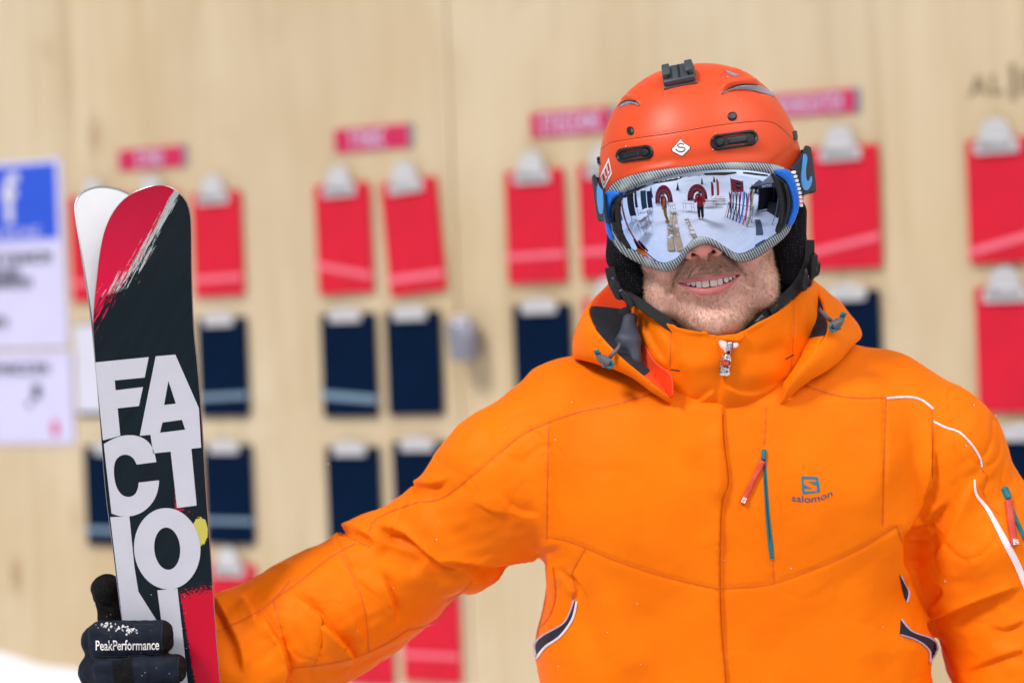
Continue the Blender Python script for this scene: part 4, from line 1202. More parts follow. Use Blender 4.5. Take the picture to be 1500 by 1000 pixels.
plate('strap_slider', 'vent_black', [(1126, 452), (1137, 444), (1142, 450), (1131, 460)], 2.682, 0.004)
plate('strap_slider', 'black_plastic', [(1104, 472), (1117, 460), (1123, 466), (1110, 480)], 2.676, 0.004)

# ---------------------------------------------------------------- goggles
LR = 0.130; LTOP = P(1045, 277, 2.6165); LC = LTOP + np.array([0, LR, 0])
def lens_at(extra=0.0):
    def f(pts_):
        d = ray(pts_[:, 0], pts_[:, 1]); o_ = CAM - LC; r = LR + extra
        a = (d * d).sum(1); b = (d * o_).sum(1); c = (o_ * o_).sum() - r * r
        # soft continuation beyond the sphere's edge
        disc = b * b - a * c; t_ = (-b - np.sqrt(np.maximum(disc, (r * 0.35) ** 2 * a * 0 + 1e-9))) / a
        return CAM + d * t_[:, None]
    return Func(f)
LENS = lens_at(0.0); RIM = lens_at(0.0015)
G_OUT = [(887.5, 290), (889, 281), (894, 273), (903, 265.5), (920, 258), (950, 250.5), (985, 246), (1010, 243), (1050, 238.5), (1080, 237.2), (1110, 238), (1130, 240), (1145, 244), (1154, 250), (1162, 265), (1167, 288), (1166, 310), (1161, 328), (1154, 342), (1140, 356), (1120, 370), (1105, 379), (1090, 384), (1080, 383), (1070, 378), (1055, 366), (1043, 359), (1032, 357), (1022, 360), (1010, 368), (1000, 382), (992, 392), (985, 396), (975, 397.5), (962, 395), (945, 390), (930, 383), (915, 374), (903, 362), (896, 350), (891, 335), (888, 315)]
G_IN = [(898, 300), (900, 291), (907, 284.5), (925, 275.5), (950, 266.5), (980, 258.5), (1010, 253.2), (1040, 250), (1075, 248.8), (1105, 250.8), (1130, 255), (1146, 263), (1156, 284), (1157.5, 305), (1152, 326), (1140, 341), (1125, 351), (1110, 361), (1095, 369), (1085, 372), (1075, 370), (1062, 362), (1050, 354), (1040, 349), (1030, 346.5), (1022, 347.5), (1013, 352), (1005, 361), (998, 370), (990, 379), (980, 384), (972, 386), (960, 383), (945, 377), (930, 368.5), (917, 359), (905, 345), (898.5, 328), (896.5, 312)]
t = NT('goggle_weave'); tcx = t.n('TexCoord')
wx = t.n('TexWave', wave_type='BANDS', bands_direction='X'); wx.inputs['Scale'].default_value = 118; wx.inputs['Distortion'].default_value = 0.0; wmp = t.n('Mapping'); wmp.inputs['Rotation'].default_value = (0, R(28), 0); t.l(tcx.outputs['Object'], wmp.inputs['Vector']); t.l(wmp.outputs['Vector'], wx.inputs['Vector'])
nz = t.noise(tcx.outputs['Object'], 220, 3); n2_ = t.noise(tcx.outputs['Object'], 40, 3)
c = t.mix(t.ramp(wx.outputs['Fac'], [(0.30, (0, 0, 0)), (0.62, (1, 1, 1))]), (0.02, 0.03, 0.045), (0.36, 0.43, 0.48))
c = t.mix(t.ramp(n2_, [(0.52, (0, 0, 0)), (0.66, (0.7,) * 3)]), c, (0.40, 0.45, 0.47))
t.col(c); t.set(Roughness=0.4); t.bump(wx.outputs['Fac'], 0.25, 0.0004)
t = NT('mirror_lens'); t.col((0.62, 0.76, 1.0)); t.set(Metallic=1.0, Roughness=0.018)
lw = t.n('LayerWeight'); lw.inputs['Blend'].default_value = 0.35
t.col(t.ramp(lw.outputs['Facing'], [(0.0, (0.68, 0.77, 1.0)), (0.30, (0.42, 0.59, 1.0)), (0.66, (0.05, 0.22, 0.70))]))
plain('lens_black', srgb(10, 11, 14), 0.25, 0, 0.1, 60)
plain('goggle_blue', srgb(20, 112, 226), 0.35, 0, 0.06, 60)
plain('foam', srgb(20, 20, 24), 0.9, 0, 0.2, 200)
plain('strap_navy', srgb(12, 30, 52), 0.7, 0, 0.15, 300, 0.3, 0.0004)
plain('strap_blue', srgb(70, 160, 236), 0.6, 0, 0.06, 100)
gout = spline(G_OUT, 170, True); gin = spline(G_IN, 170, True); gin = gin + (gin - gin.mean(0)) / np.linalg.norm(gin - gin.mean(0), axis=1)[:, None] * 1.2
goggles = empty('goggles', tuple(LTOP)); SK(goggles); bpy.context.view_layer.update()
KG = lambda o: keep(o, goggles)
fr_ = KG(lay('frame', 'goggle_weave', None, RIM, gout, [gin], 2.2, 0.0, 0.0022, 5.0, 0.002))
# deep side wall of the frame back to the face foam
ps, ns = RIM.hit(gout); cen = ps.mean(0)
inn = ps + np.array([0, 0.030, 0]) + (cen - ps) * np.array([0.03, 0, 0.03]); mid_ = ps + np.array([0, 0.012, 0]) + (ps - cen) * np.array([-0.004, 0, -0.004])
k = len(ps); vs = np.concatenate([ps + ns * 0.0005, mid_, inn]); fs = [(a * k + i_, a * k + (i_ + 1) % k, (a + 1) * k + (i_ + 1) % k, (a + 1) * k + i_) for a in (0, 1) for i_ in range(k)]
KG(obj('face_foam', (list(vs), fs), 'foam', None, True))
# the mirrored lens proper, with exact normals
pv, tri, _ = fill(gin, (), 2.5); lp, _n = LENS.hit(pv)
lens = obj('lens', (list(lp), [tuple(a) for a in tri]), 'mirror_lens', None, True)
nrm_ = (lp - LC) / np.linalg.norm(lp - LC, axis=1)[:, None]
lens.data.normals_split_custom_set_from_vertices([tuple(a) for a in nrm_]); KG(lens)
LM = LENS
# black lens clips left and right
for poly in ([(908, 284), (899, 293), (896, 312), (898, 329), (905, 346), (917, 360), (925, 365), (916, 350), (910.5, 334), (908.5, 312), (910, 294), (913, 285)],
             [(1130, 254.5), (1147, 263), (1157, 284), (1158, 305), (1152, 327), (1141, 341), (1136, 338), (1141, 322), (1142, 300), (1138, 276), (1131, 259)]):
    KG(lay('lens_clip', 'lens_black', None, LM, spline(poly, 60, True), (), 2.0, 0.0006, 0.0035, 5.0, 0.002))
for poly in ([(901, 300), (899, 316), (903, 336), (911, 352), (913, 350), (906, 335), (902.5, 316), (904, 300)], [(1148, 270), (1153, 290), (1151, 315), (1145, 331), (1143, 330), (1148, 312), (1149, 290), (1145, 272)]):
    KG(lay('clip_groove', 'black_plastic', None, LM, spline(poly, 40, True), (), 2.0, 0.0045, 0.0008, 1.5, 0.002))
# blue outriggers
for poly in ([(890, 284), (893, 280), (907, 281), (909, 285), (901, 291), (896.5, 302), (895, 318), (897, 334), (902, 350), (896.5, 348), (891.5, 334), (888.5, 315), (888, 297)],
             [(1131, 251), (1139, 249), (1153, 250.5), (1161, 265), (1166.5, 288), (1165.5, 308), (1158, 326), (1152, 330), (1153, 322), (1158.5, 305), (1157, 285), (1149, 266), (1138, 257)]):
    KG(lay('outrigger', 'goggle_blue', None, RIM, spline(poly, 70, True), (), 2.0, 0.0036, 0.0022, 4.0, 0.004))
# white lettering down the right outrigger
for i_ in range(9):
    a = i_ / 8; c0 = np.array([1157.5, 254]) * (1 - a) ** 1 + np.array([1167.3, 300]) * a + np.array([1.8 * math.sin(a * 3.14), 0])
    KG(lay('outrigger_letter', 'white_gloss', None, RIM, rrect(c0[0], c0[1], 3.6, 3.9, 12, 0.6, 2), [rrect(c0[0] + 0.2, c0[1], 1.2, 1.3, 12, 0.3, 1)] if i_ % 3 else (), 1.2, 0.0066))
# vents let into the top edge of the lens
for poly in ([(915, 283), (930, 276), (946, 270.5), (947.5, 272), (935, 279), (917, 285)], [(957, 267), (975, 263.5), (998, 258.5), (1000.5, 260), (990, 264.5), (958, 269.5)],
             [(1031, 254), (1050, 252.6), (1078, 251.8), (1079, 254.2), (1060, 257), (1032, 256.6)], [(1088, 252), (1100, 252.6), (1124, 256), (1125, 258.5), (1108, 257), (1089, 254.4)]):
    KG(lay('lens_vent', 'lens_black', None, LM, dense(poly, 2), (), 1.6, 0.0005, 0.0005, 1.0, 0.002))
KG(lay('lens_mark', 'blue_print_thread', None, LM, ribbon(spline([(1106, 360.5), (1112, 356.5), (1121, 351.5)], 8), 2.2), (), 1.5, 0.0003))
# elastic strap round the helmet
sp2 = np.array([(-103, -4), (-108, 18), (-114, 50), (-118, 85), (-117, 120), (-98, 186), (-50, 222), (6, 232), (62, 222), (113, 186), (134, 120), (135, 85), (128, 50), (118, 18), (108, -4)], float)
sp2 = spline(sp2, 90); tq = np.gradient(sp2, axis=0); tq /= np.linalg.norm(tq, axis=1)[:, None]; no = np.stack([-tq[:, 1], tq[:, 0]], -1)
if (no[45] @ np.array([0, 1.0])) < 0: no = -no
# keep the strap just outside the helmet
def helm_out(x_, y_, h):
    ph_ = np.arctan2(x_ - HC[0], -(y_ - HC[1]) * HA / HB); p_ = helm_pt(ph_, h); return p_
rows = [(128, 0), (127, 1.2), (118, 1.6), (100, 1.8), (84, 1.6), (77, 1.2), (76, 0)]
vs = []
for zr, of in rows:
    xy = sp2 + no * of
    hp = helm_out(xy[:, 0], xy[:, 1], np.full(len(xy), zr - HC[2]))
    rr = np.hypot(xy[:, 0] - HC[0], xy[:, 1] - HC[1]); hr = np.hypot(hp[:, 0] - HC[0], hp[:, 1] - HC[1]) + of + 1.0
    sc = np.where(xy[:, 1] > 40, np.maximum(1, hr / rr), 1.0)
    xy2 = np.stack([HC[0] + (xy[:, 0] - HC[0]) * sc, HC[1] + (xy[:, 1] - HC[1]) * sc], -1)
    e_ = np.clip((xy[:, 1] + 4) / 60, 0, 1)
    zc = 97 + 17 * e_ + (zr - 102) / 26 * (17 + 9 * e_)
    vs.append(np.stack([xy2[:, 0], xy2[:, 1], zc], -1))
vs = np.array(vs); m_, n_ = vs.shape[:2]; ii = np.arange(m_ * n_).reshape(m_, n_)
fs = np.stack([ii[:-1, :-1], ii[:-1, 1:], ii[1:, 1:], ii[1:, :-1]], -1).reshape(-1, 4)
strap = obj('strap', (H(vs.reshape(-1, 3)), fs), 'strap_navy', None, True)
so = strap.modifiers.new('cloth', 'SOLIDIFY'); so.thickness = 0.002; so.offset = 0
KG(strap)
SSK = Skin(strap)
for outer, inner_ in (([(1176, 226), (1173, 245), (1171.5, 262), (1174, 276), (1180, 279), (1185, 272), (1187, 264), (1186, 258), (1182, 266), (1178.5, 262), (1178, 248), (1180, 232)], None), ([(878, 268), (882, 272), (886, 296), (885, 312), (880, 310), (877, 290)], None)):
    KG(lay('strap_emblem', 'strap_blue', None, SSK, spline(outer, 50, True), (), 1.8, 0.0022, 0.0006, 2, 0.002))

# ---------------------------------------------------------------- neck gaiter, collar and hood
t = NT('gaiter'); v = t.coord((1, 1, 1)); ch = t.n('TexChecker'); ch.inputs['Scale'].default_value = 75; mp_ = t.n('Mapping'); mp_.inputs['Rotation'].default_value = (0.5, 0.3, 0.75); t.l(v, mp_.inputs['Vector']); t.l(mp_.outputs['Vector'], ch.inputs['Vector'])
ch.inputs['Color1'].default_value = (0.60, 0.55, 0.72, 1); ch.inputs['Color2'].default_value = (0.055, 0.050, 0.085, 1)
t.col(ch.outputs['Color']); t.set(Roughness=0.85)
def ringloft(rows, n=160, a0=-180, a1=180):
    """rows: functions alpha(deg) -> (px, py, y); lofted into a tube or an open band"""
    al_ = np.linspace(a0, a1, n, endpoint=(a1 - a0 < 360))
    V_ = np.stack([np.stack([P(*r_(a)) for a in al_]) for r_ in rows])
    m_, n_ = V_.shape[:2]; ii = np.arange(m_ * n_).reshape(m_, n_)
    if a1 - a0 >= 360:
        j = np.roll(ii, -1, 1); fs = np.stack([ii[:-1], j[:-1], j[1:], ii[1:]], -1).reshape(-1, 4)
    else: fs = np.stack([ii[:-1, :-1], ii[:-1, 1:], ii[1:, 1:], ii[1:, :-1]], -1).reshape(-1, 4)
    return V_.reshape(-1, 3), fs
sn = lambda a: math.sin(R(a)); cs = lambda a: math.cos(R(a))
gt = ringloft([lambda a, k_=k_: (1048 + (106 + 10 * k_) * sn(a), np.interp(abs(a), [0, 30, 60, 90, 180], [508, 482, 430, 400, 390]) + 90 * k_ - (14 if a > 0 else 0) * min(1, abs(a) / 60), 2.775 - (0.092 + 0.008 * k_) * cs(a)) for k_ in np.linspace(0, 1, 14)])
gco = gt[0] + vnormals(*gt) * (0.0022 * fnoise(gt[0] / 0.03, 41, 2))[:, None]
SK(obj('neck_gaiter', (gco, gt[1]), 'gaiter', None, True))

A_ = [-180, -120, -90, -60, -30, -8, 0, 8, 30, 60, 90, 120, 180]
TOPY = [428, 432, 436, 455, 480, 490, 491, 489, 466, 428, 411, 415, 428]
BOTY = [570, 570, 575, 585, 612, 630, 632, 630, 616, 585, 572, 566, 570]
def crow(k_):
    def f(a):
        ty = np.interp(a, A_, TOPY); by = np.interp(a, A_, BOTY)
        wx_ = 133 + (150 - 133) * k_ + 7 * math.sin(math.pi * k_)
        dy_ = 0.116 - 0.022 * k_ ** 2 + 0.008 * math.sin(math.pi * k_)
        return (1060 + 2 * k_ + wx_ * sn(a), ty + (by - ty) * k_, 2.776 + 0.008 * k_ - dy_ * cs(a))
    return f
cv, cf = ringloft([crow(k_) for k_ in np.linspace(0, 1, 64)], 420)
cn = vnormals(cv, cf)
if (cn[:, 1] * (cv[:, 1] - 2.776)).mean() < 0: cf = cf[:, ::-1].copy(); cn = -cn
cv = cv + cn * (0.0012 * fnoise(cv / 0.05, 43, 2))[:, None]
CSTR = [
    ('step', [(1056, 488), (1057, 505), (1062, 530), (1060, 555), (1054, 580), (1054, 610)], 4, -3.0, {'L': 10, 'in': .01, 'out': .01}),
    ('fold', [(990, 580), (1014, 592), (1046, 571)], 6, 2.6, {'in': .3, 'out': .1}),
    ('fold', [(1058, 563), (1098, 576), (1143, 560)], 6, 2.4, {'in': .15, 'out': .2}),
    ('bump', [(1075, 540), (1110, 552), (1155, 535)], 13, 2),
    ('dent', [(1080, 510), (1120, 518), (1160, 500)], 12, 2.5),
    ('fold', [(960, 480), (985, 510), (975, 545)], 9, 2),
    ('bump', [(985, 520), (1015, 535), (1050, 530)], 14, 3),
    ('fold', [(940, 470), (955, 500), (980, 540)], 8, 2.2),
    ('dent', [(985, 475), (981, 560)], 3, 1.2, {'in': .05, 'out': .05}),
    ('dent', [(1162, 440), (1160, 545)], 3, 1.0, {'in': .05, 'out': .05}),
    ('fold', [(1140, 560), (1165, 545), (1178, 520)], 7, -2.4),
    ('bump', [(935, 453), (990, 480), (1050, 492)], 4, 1.6, {'in': .02, 'out': .02}),
    ('bump', [(1090, 486), (1130, 460), (1186, 416)], 4, 1.6, {'in': .02, 'out': .02}),
]
cv = strokes(cv, cn, CSTR)
collar = obj('collar', (cv, cf), 'orange_shell', None, True)
so = collar.modifiers.new('cloth', 'SOLIDIFY'); so.thickness = 0.0035; so.offset = -1
KJ(collar); CSK = Skin(collar)
KC = KJ
for s_ in ([(983, 484), (982, 520), (980, 560)], [(1163, 448), (1162, 500), (1158, 545)]):
    KC(ribbon_obj('collar_seam', 'orange_stitch', None, CSK, s_, 1.2, 0.0002))
for s_ in ([(983, 541), (989, 542), (996, 543)], [(1150, 526), (1156, 523), (1163, 519)]):
    KC(ribbon_obj('bar_tack', 'ink', None, CSK, s_, 1.8, 0.0005))
# zip opening at the throat
plain('pale_pink', srgb(250, 220, 228), 0.5)
KC(lay('zip_guard', 'orange_shell', None, CSK, spline([(1057, 494), (1066, 490), (1078, 486), (1087, 486), (1090, 492), (1086, 500), (1074, 502), (1060, 500)], 50, True), (), 2, 0.0022, 0.003, 4, 0.006))
KC(lay('zip_shadow_gap', 'flame_lining', None, CSK, spline([(1056, 500), (1066, 498), (1082, 499), (1078, 508), (1070, 525), (1064, 540), (1060, 530), (1061, 515)], 50, True), (), 2, 0.0008))
KC(lay('zip_tape', 'pale_pink', None, CSK, spline([(1054.5, 500), (1064, 499), (1066, 505), (1064, 518), (1060.5, 512)], 30, True), (), 1.6, 0.0024, 0.0014, 2, 0.004))
KC(lay('zip_tape', 'pale_pink', None, CSK, spline([(1073, 503), (1078, 501.5), (1081.5, 504), (1079, 509), (1073, 510)], 30, True), (), 1.6, 0.0024, 0.0014, 2, 0.004))
KC(lay('zip_slider', 'chrome', None, CSK, rrect(1067.8, 509, 8, 18, 6, 3), [rrect(1067.3, 516.5, 4, 3.5, 6, 1.2, 3)], 1.3, 0.0045, 0.0025, 2.5, 0.005))
KC(lay('zip_pull', 'chrome', None, CSK, spline([(1062, 519), (1070, 519), (1071, 528), (1068.5, 536), (1069, 546), (1064, 550), (1057, 548), (1056.5, 541), (1060, 532), (1061.5, 526)], 50, True), [rrect(1064.8, 531, 6, 8, 8, 1.6, 4)], 1.4, 0.0050, 0.002, 2.0, 0.004))
KC(lay('zip_pull_inlay', 'rust_tab', None, CSK, rrect(1064.8, 531, 6, 8, 8, 1.6, 4), (), 1.4, 0.0052, 0.0008, 1.5))
KC(ribbon_obj('zip_pull_mark', 'ink', None, CSK, [(1066.6, 537.6), (1062.5, 537), (1060.8, 539), (1065.4, 541.6), (1064, 543.6), (1059.8, 542.8)], 0.9, 0.0074, n=24, cols=2))

def loft2(c0, c1, n=60, m=18, bulge=0.02, dirn=None, seed=50, amp=0.0012):
    """surface between two 3D curves, bulging along dirn (or away from the neck)"""
    a = spline(np.array(c0), n); b = spline(np.array(c1), n); k_ = np.linspace(0, 1, m)[:, None, None]
    p = a[None] * (1 - k_) + b[None] * k_
    if dirn is None:
        cen_ = P(1060, 480, 2.80); dv = p - cen_; dv[..., 2] *= 0.3; dv /= np.linalg.norm(dv, axis=-1)[..., None]
    else: dv = np.broadcast_to(np.asarray(dirn, float), p.shape)
    bl = np.asarray(bulge); bl = np.interp(np.linspace(0, 1, n), np.linspace(0, 1, bl.size), np.atleast_1d(bl))
    p = p + dv * (np.sin(math.pi * k_) ** 0.8 * bl[None, :, None])
    ii = np.arange(m * n).reshape(m, n); fs = np.stack([ii[:-1, :-1], ii[:-1, 1:], ii[1:, 1:], ii[1:, :-1]], -1).reshape(-1, 4)
    v_ = p.reshape(-1, 3); v_ = v_ + vnormals(v_, fs) * (amp * fnoise(v_ / 0.05, seed, 2))[:, None]
    return v_, fs
def cloth(name, mesh, mat, th=0.004, off=0, par=None):
    o = obj(name, mesh, mat, None, True); s_ = o.modifiers.new('cloth', 'SOLIDIFY'); s_.thickness = th; s_.offset = off
    s2 = o.modifiers.new('soft', 'SUBSURF'); s2.levels = 1; s2.render_levels = 1
    return (par or KJ)(o)
# left side of the hood (viewer's left)
LB = [P(985, 590, 2.672), P(950, 566, 2.672), P(905, 540, 2.69), P(862, 528, 2.73), P(842, 522, 2.785), P(852, 490, 2.85), P(900, 452, 2.93), P(1000, 440, 2.98)]
LRm = [P(984, 584, 2.664), P(940, 548, 2.662), P(905, 518, 2.672), P(873, 481, 2.70), P(866, 450, 2.755), P(894, 417, 2.80), P(930, 400, 2.86), P(1000, 395, 2.91)]
LI = [P(980, 560, 2.68), P(940, 535, 2.69), P(930, 510, 2.71), P(918, 486, 2.735), P(908, 458, 2.765), P(912, 430, 2.80), P(940, 410, 2.84), P(1000, 405, 2.88)]
cloth('hood', loft2(LB, LRm, 70, 20, [0.002, 0.006, 0.008, 0.006, 0.001, 0.004, 0.006]), 'orange_shell', 0.004)
def split_lining(mesh, mats, test):
    o = cloth('hood_lining', mesh, mats, 0.002); k_ = (np.arange(len(mesh[1])) % 69) / 69; o.data.polygons.foreach_set('material_index', test(k_).astype(np.int32)); return o
split_lining(loft2(LRm, LI, 70, 14, [-0.004, -0.012, -0.02, -0.02, -0.012, 0.0]), ['flame_lining', 'dark_fleece'], lambda k_: (k_ > 0.10) & (k_ < 0.47))
# fleece and grey lining bunched inside
f_ = lambda p: smin(d_chain(p, [P(880, 482, 2.735), P(908, 500, 2.72), P(932, 528, 2.705)], np.array([8, 12, 12]) * MM, .01), d_chain(p, [P(885, 474, 2.765), P(918, 462, 2.765)], np.array([9, 12]) * MM, .01), 0.012) + 0.0012 * fnoise(p / 0.035, 61, 2)
a_ = P(850, 560, 2.66); b_ = P(960, 420, 2.80)
KJ(obj('fleece_lining', sculpt(f_, a_, b_, 0.0022), 'dark_fleece', None, True))
f_ = lambda p: d_chain(p, [P(900, 520, 2.700), P(915, 500, 2.698), P(922, 468, 2.712), P(926, 500, 2.695), P(931, 528, 2.686)], np.array([10, 13, 8, 12, 10]) * MM, .006) + 0.0012 * fnoise(p / 0.03, 62, 2)
KJ(obj('grey_lining', sculpt(f_, P(860, 560, 2.65), P(965, 430, 2.76), 0.0022), 'grey_lining', None, True))
cloth('collar_gusset', loft2([P(930, 540, 2.70), P(948, 552, 2.688), P(972, 570, 2.672), P(982, 584, 2.664)], [P(945, 505, 2.70), P(962, 530, 2.68), P(984, 548, 2.662), P(986, 580, 2.655)], 30, 10, -0.003, (0, -1, 0)), 'flame_lining', 0.002)
# right side
RB = [P(1140, 592, 2.672), P(1172, 566, 2.672), P(1212, 540, 2.69), P(1242, 512, 2.73), P(1260, 490, 2.785), P(1240, 462, 2.85), P(1200, 440, 2.92), P(1100, 436, 2.98)]
RRm = [P(1150, 572, 2.662), P(1170, 545, 2.660), P(1190, 518, 2.672), P(1211, 485, 2.70), P(1206, 456, 2.745), P(1191, 416, 2.79), P(1170, 402, 2.86), P(1100, 395, 2.91)]
RI = [P(1150, 560, 2.68), P(1165, 540, 2.69), P(1184, 510, 2.71), P(1192, 480, 2.735), P(1190, 455, 2.765), P(1186, 430, 2.80), P(1165, 412, 2.84), P(1100, 405, 2.88)]
cloth('hood', loft2(RB, RRm, 70, 20, [0.002, 0.006, 0.008, 0.007, 0.003, 0.006, 0.006], seed=55), 'orange_shell', 0.004)
split_lining(loft2(RRm, RI, 70, 14, [-0.004, -0.010, -0.014, -0.014, -0.01, 0.0], seed=56), ['orange_shell', 'dark_fleece'], lambda k_: k_ > 0.24)
# the hood bag hanging on the back
f_ = lambda p: np.abs(smin(d_ell(p, P(1050, 560, 2.93), (.135, .055, .14)), d_chain(p, [P(880, 490, 2.90), P(950, 450, 2.95), P(1050, 440, 2.97), P(1150, 445, 2.95), P(1230, 480, 2.90)], np.array([20, 26, 28, 26, 20]) * MM, 0.02), 0.04)) - 0.003
f_solid = lambda p: smin(d_ell(p, P(1050, 560, 2.93), (.135, .055, .14)), d_chain(p, [P(880, 500, 2.89), P(950, 460, 2.94), P(1050, 450, 2.96), P(1150, 455, 2.94), P(1225, 490, 2.89)], np.array([16, 24, 26, 24, 16]) * MM, 0.02), 0.04) + 0.002 * fnoise(p / 0.06, 63, 2)
KJ(obj('hood_bag', sculpt(f_solid, P(830, 800, 2.82), P(1290, 380, 3.05), 0.005), 'orange_shell', None, True))

# cord locks on the hood
def cord_lock(px, py, y_, flip):
    c = Vector(P(px, py, y_)); m = MB()
    dx = Vector(P(px + 1, py, y_)) - c
    s = dx.length
    K = lambda a, b, d=0.0: c + Vector((a * s * flip, d, -b * s))
    m.tube([K(-10, -6, .002), K(-4, -2, -.004), K(4, 3, -.006), K(9, 6, -.004)], [4.5 * s, 7.2 * s, 7.0 * s, 4.5 * s], 12)
    m.box(tuple(K(0, 6, -.004)), (13 * s, 0.008, 8 * s), bev=0.0015)
    KJ(autosmooth(m.build('cord_lock', 'grey_plastic', None)))
    m = MB(); m.tube([K(-12, -9, .001), K(-15, -14, 0), K(-11, -16, 0), K(-8, -9, 0)], 2.4 * s, 8)
    m.tube([K(2, 2, -.008), K(8, 0, -.010), K(11, 6, -.010), K(7, 11, -.010), K(1, 9, -.009)], 2.2 * s, 8)
    KJ(m.build('cord_loop', 'teal_zip', None, True))
    m = MB(); m.tube([K(6, -4, -.002), K(14, -12, 0), K(20, -19, .004), K(22, -24, .006)], [3 * s, 3.4 * s, 2.6 * s, 2.4 * s], 8)
    KJ(m.build('cord', 'grey_plastic', None, True))
cord_lock(887, 528, 2.668, 1)
cord_lock(1224, 474, 2.696, -1)

# ---------------------------------------------------------------- jacket trim: zips, pockets, piping, print
def text_on(name, body_, mat, surf, x0, x1, ybase, hgt, par, lift=0.0005, warp=None, bold=0.0, shear=0.0):
    """flat lettering laid on a surface between two sheet columns"""
    cu = bpy.data.curves.new(name, 'FONT'); cu.body = body_; cu.size = 1.0; cu.offset = bold; cu.shear = shear; cu.resolution_u = 4; cu.fill_mode = 'FRONT'
    tmp = bpy.data.objects.new(name, cu); COL.objects.link(tmp)
    dg = bpy.context.evaluated_depsgraph_get(); me = bpy.data.meshes.new_from_object(tmp.evaluated_get(dg)); bpy.data.objects.remove(tmp)
    c_ = np.empty(len(me.vertices) * 3); me.vertices.foreach_get('co', c_); c_ = c_.reshape(-1, 3)
    xr = (c_[:, 0] - c_[:, 0].min()) / (c_[:, 0].max() - c_[:, 0].min())
    pts_ = np.stack([x0 + (x1 - x0) * xr, ybase - c_[:, 1] * hgt / 0.72], -1)
    if warp: pts_ = warp(pts_, xr)
    ps, ns = surf.hit(pts_)
    me.vertices.foreach_set('co', (ps + ns * lift).astype(np.float32).ravel())
    return par(obj(name, me, mat, None))
# chest pocket zip
ch_zip = spline([(1119.5, 658), (1121, 700), (1125, 760), (1131, 818)], 30)
KJ(lay('chest_zip', 'teal_zip', None, JS, ribbon(ch_zip, np.interp(np.linspace(0, 1, 30), [0, .1, .9, 1], [5, 5, 7.5, 6])), (), 2.5, 0.0006, 0.0012, 2.5, 0.002))
KJ(ribbon_obj('zip_coil', 'black_plastic', None, JS, [tuple(a) for a in ch_zip[::6]], 1.2, 0.0021, n=30))
KJ(lay('zip_slider', 'teal_zip', None, JS, rrect(1119, 666, 7, 17, 4, 2.5), (), 1.6, 0.0015, 0.0025, 2, 0.003))
def pull_tab(pts_, w, surf, par):
    par(lay('pull_tab', 'rust_tab', None, surf, ribbon(spline(pts_, 16), w), (), 2.2, 0.0030, 0.0016, 2.5, 0.004))
    a = np.array(pts_[-1], float); b = np.array(pts_[-2], float); u = (a - b) / np.linalg.norm(a - b); n_ = np.array([-u[1], u[0]]); c_ = a - u * 5
    par(lay('tab_label', 'white_gloss', None, surf, [tuple(c_ + u * i_ * 4 + n_ * j_ * w * 0.36) for i_, j_ in ((-1, -1), (1, -1), (1, 1), (-1, 1))], (), 1.5, 0.0050))
    par(ribbon_obj('tab_mark', 'rust_tab', None, surf, [tuple(c_ + u * i_ * 2.6 + n_ * j_ * w * 0.2) for i_, j_ in ((-1, 1), (-1, -.6), (-.2, -.9), (.2, .9), (1, .6), (1, -1))], 0.9, 0.0056, n=20, cols=2))
pull_tab([(1117.5, 675), (1108, 695), (1097, 717), (1087.5, 737)], 8.5, JS, KJ)
# square emblem with its S cut out, and the word under it
ez = lambda a, b: (1120 + a / 8.336, 640 + b / 8.336)
KJ(lay('chest_emblem', 'teal_print', None, JS, dense([ez(*a) for a in ((462, 474), (640, 485), (652, 495), (680, 655), (670, 672), (472, 694), (458, 682), (449, 486))], 3), [dense([ez(*a) for a in ((476, 506), (625, 515), (628, 545), (522, 538), (634, 594), (640, 654), (490, 662), (483, 622), (586, 630), (478, 575))], 3)], 2, 0.0005))
def swarp(p_, t_):
    p_ = p_.copy(); p_[:, 1] += 2.0 * np.sin(t_ * 3.0) * (t_ < 1) - 9.0 * np.clip(t_ - 0.45, 0, 1) ** 1.4 * 2.0; return p_
text_on('chest_lettering', 'salomon', 'blue_print_thread', JS, 1160, 1219, 733.5, 10.2, KJ, 0.0006, swarp, 0.004)
# slanted hand pockets
pz = lambda a, b: (770 + a / 4.545, 780 + b / 4.545)
o1 = [pz(*a) for a in ((322, 450), (296, 530), (248, 606), (125, 678), (76, 720), (62, 760), (72, 812))]
i1 = [pz(*a) for a in ((342, 456), (312, 575), (232, 688), (132, 760), (76, 835))]
a1, b1 = spline(o1, 30), spline(i1, 30)
KJ(lay('pocket', 'dark_fleece', None, JS, np.concatenate([a1, b1[::-1]]), (), 2.5, 0.0006))
KJ(ribbon_obj('pocket_piping', 'lilac_trim', None, JS, o1, 2.2, 0.0008, 0.0016, n=40))
KJ(ribbon_obj('pocket_piping', 'white_trim', None, JS, i1, 3.4, 0.0008, 0.0018, n=40))
KJ(ribbon_obj('pocket_stitch', 'orange_stitch', None, JS, [(847, 862), (840, 869), (838, 878)], 1.6, 0.0005))
rz_ = lambda a, b: (1300 + a / 4.76, 790 + b / 4.76)
o2 = [rz_(*a) for a in ((88, 244), (128, 320), (146, 375), (132, 436))]; i2_ = [rz_(*a) for a in ((82, 246), (98, 330), (112, 390), (130, 436))]
KJ(lay('pocket', 'dark_fleece', None, JS, np.concatenate([spline(o2, 20), spline(i2_, 20)[::-1]]), (), 2.5, 0.0006))
KJ(ribbon_obj('pocket_piping', 'lilac_trim', None, JS, o2, 2.0, 0.0008, 0.0014, n=30))
o3 = [rz_(*a) for a in ((92, 552), (168, 638), (296, 686), (342, 738), (325, 800), (290, 856))]; i3 = [rz_(*a) for a in ((84, 660), (196, 698), (276, 756), (294, 802), (290, 848))]
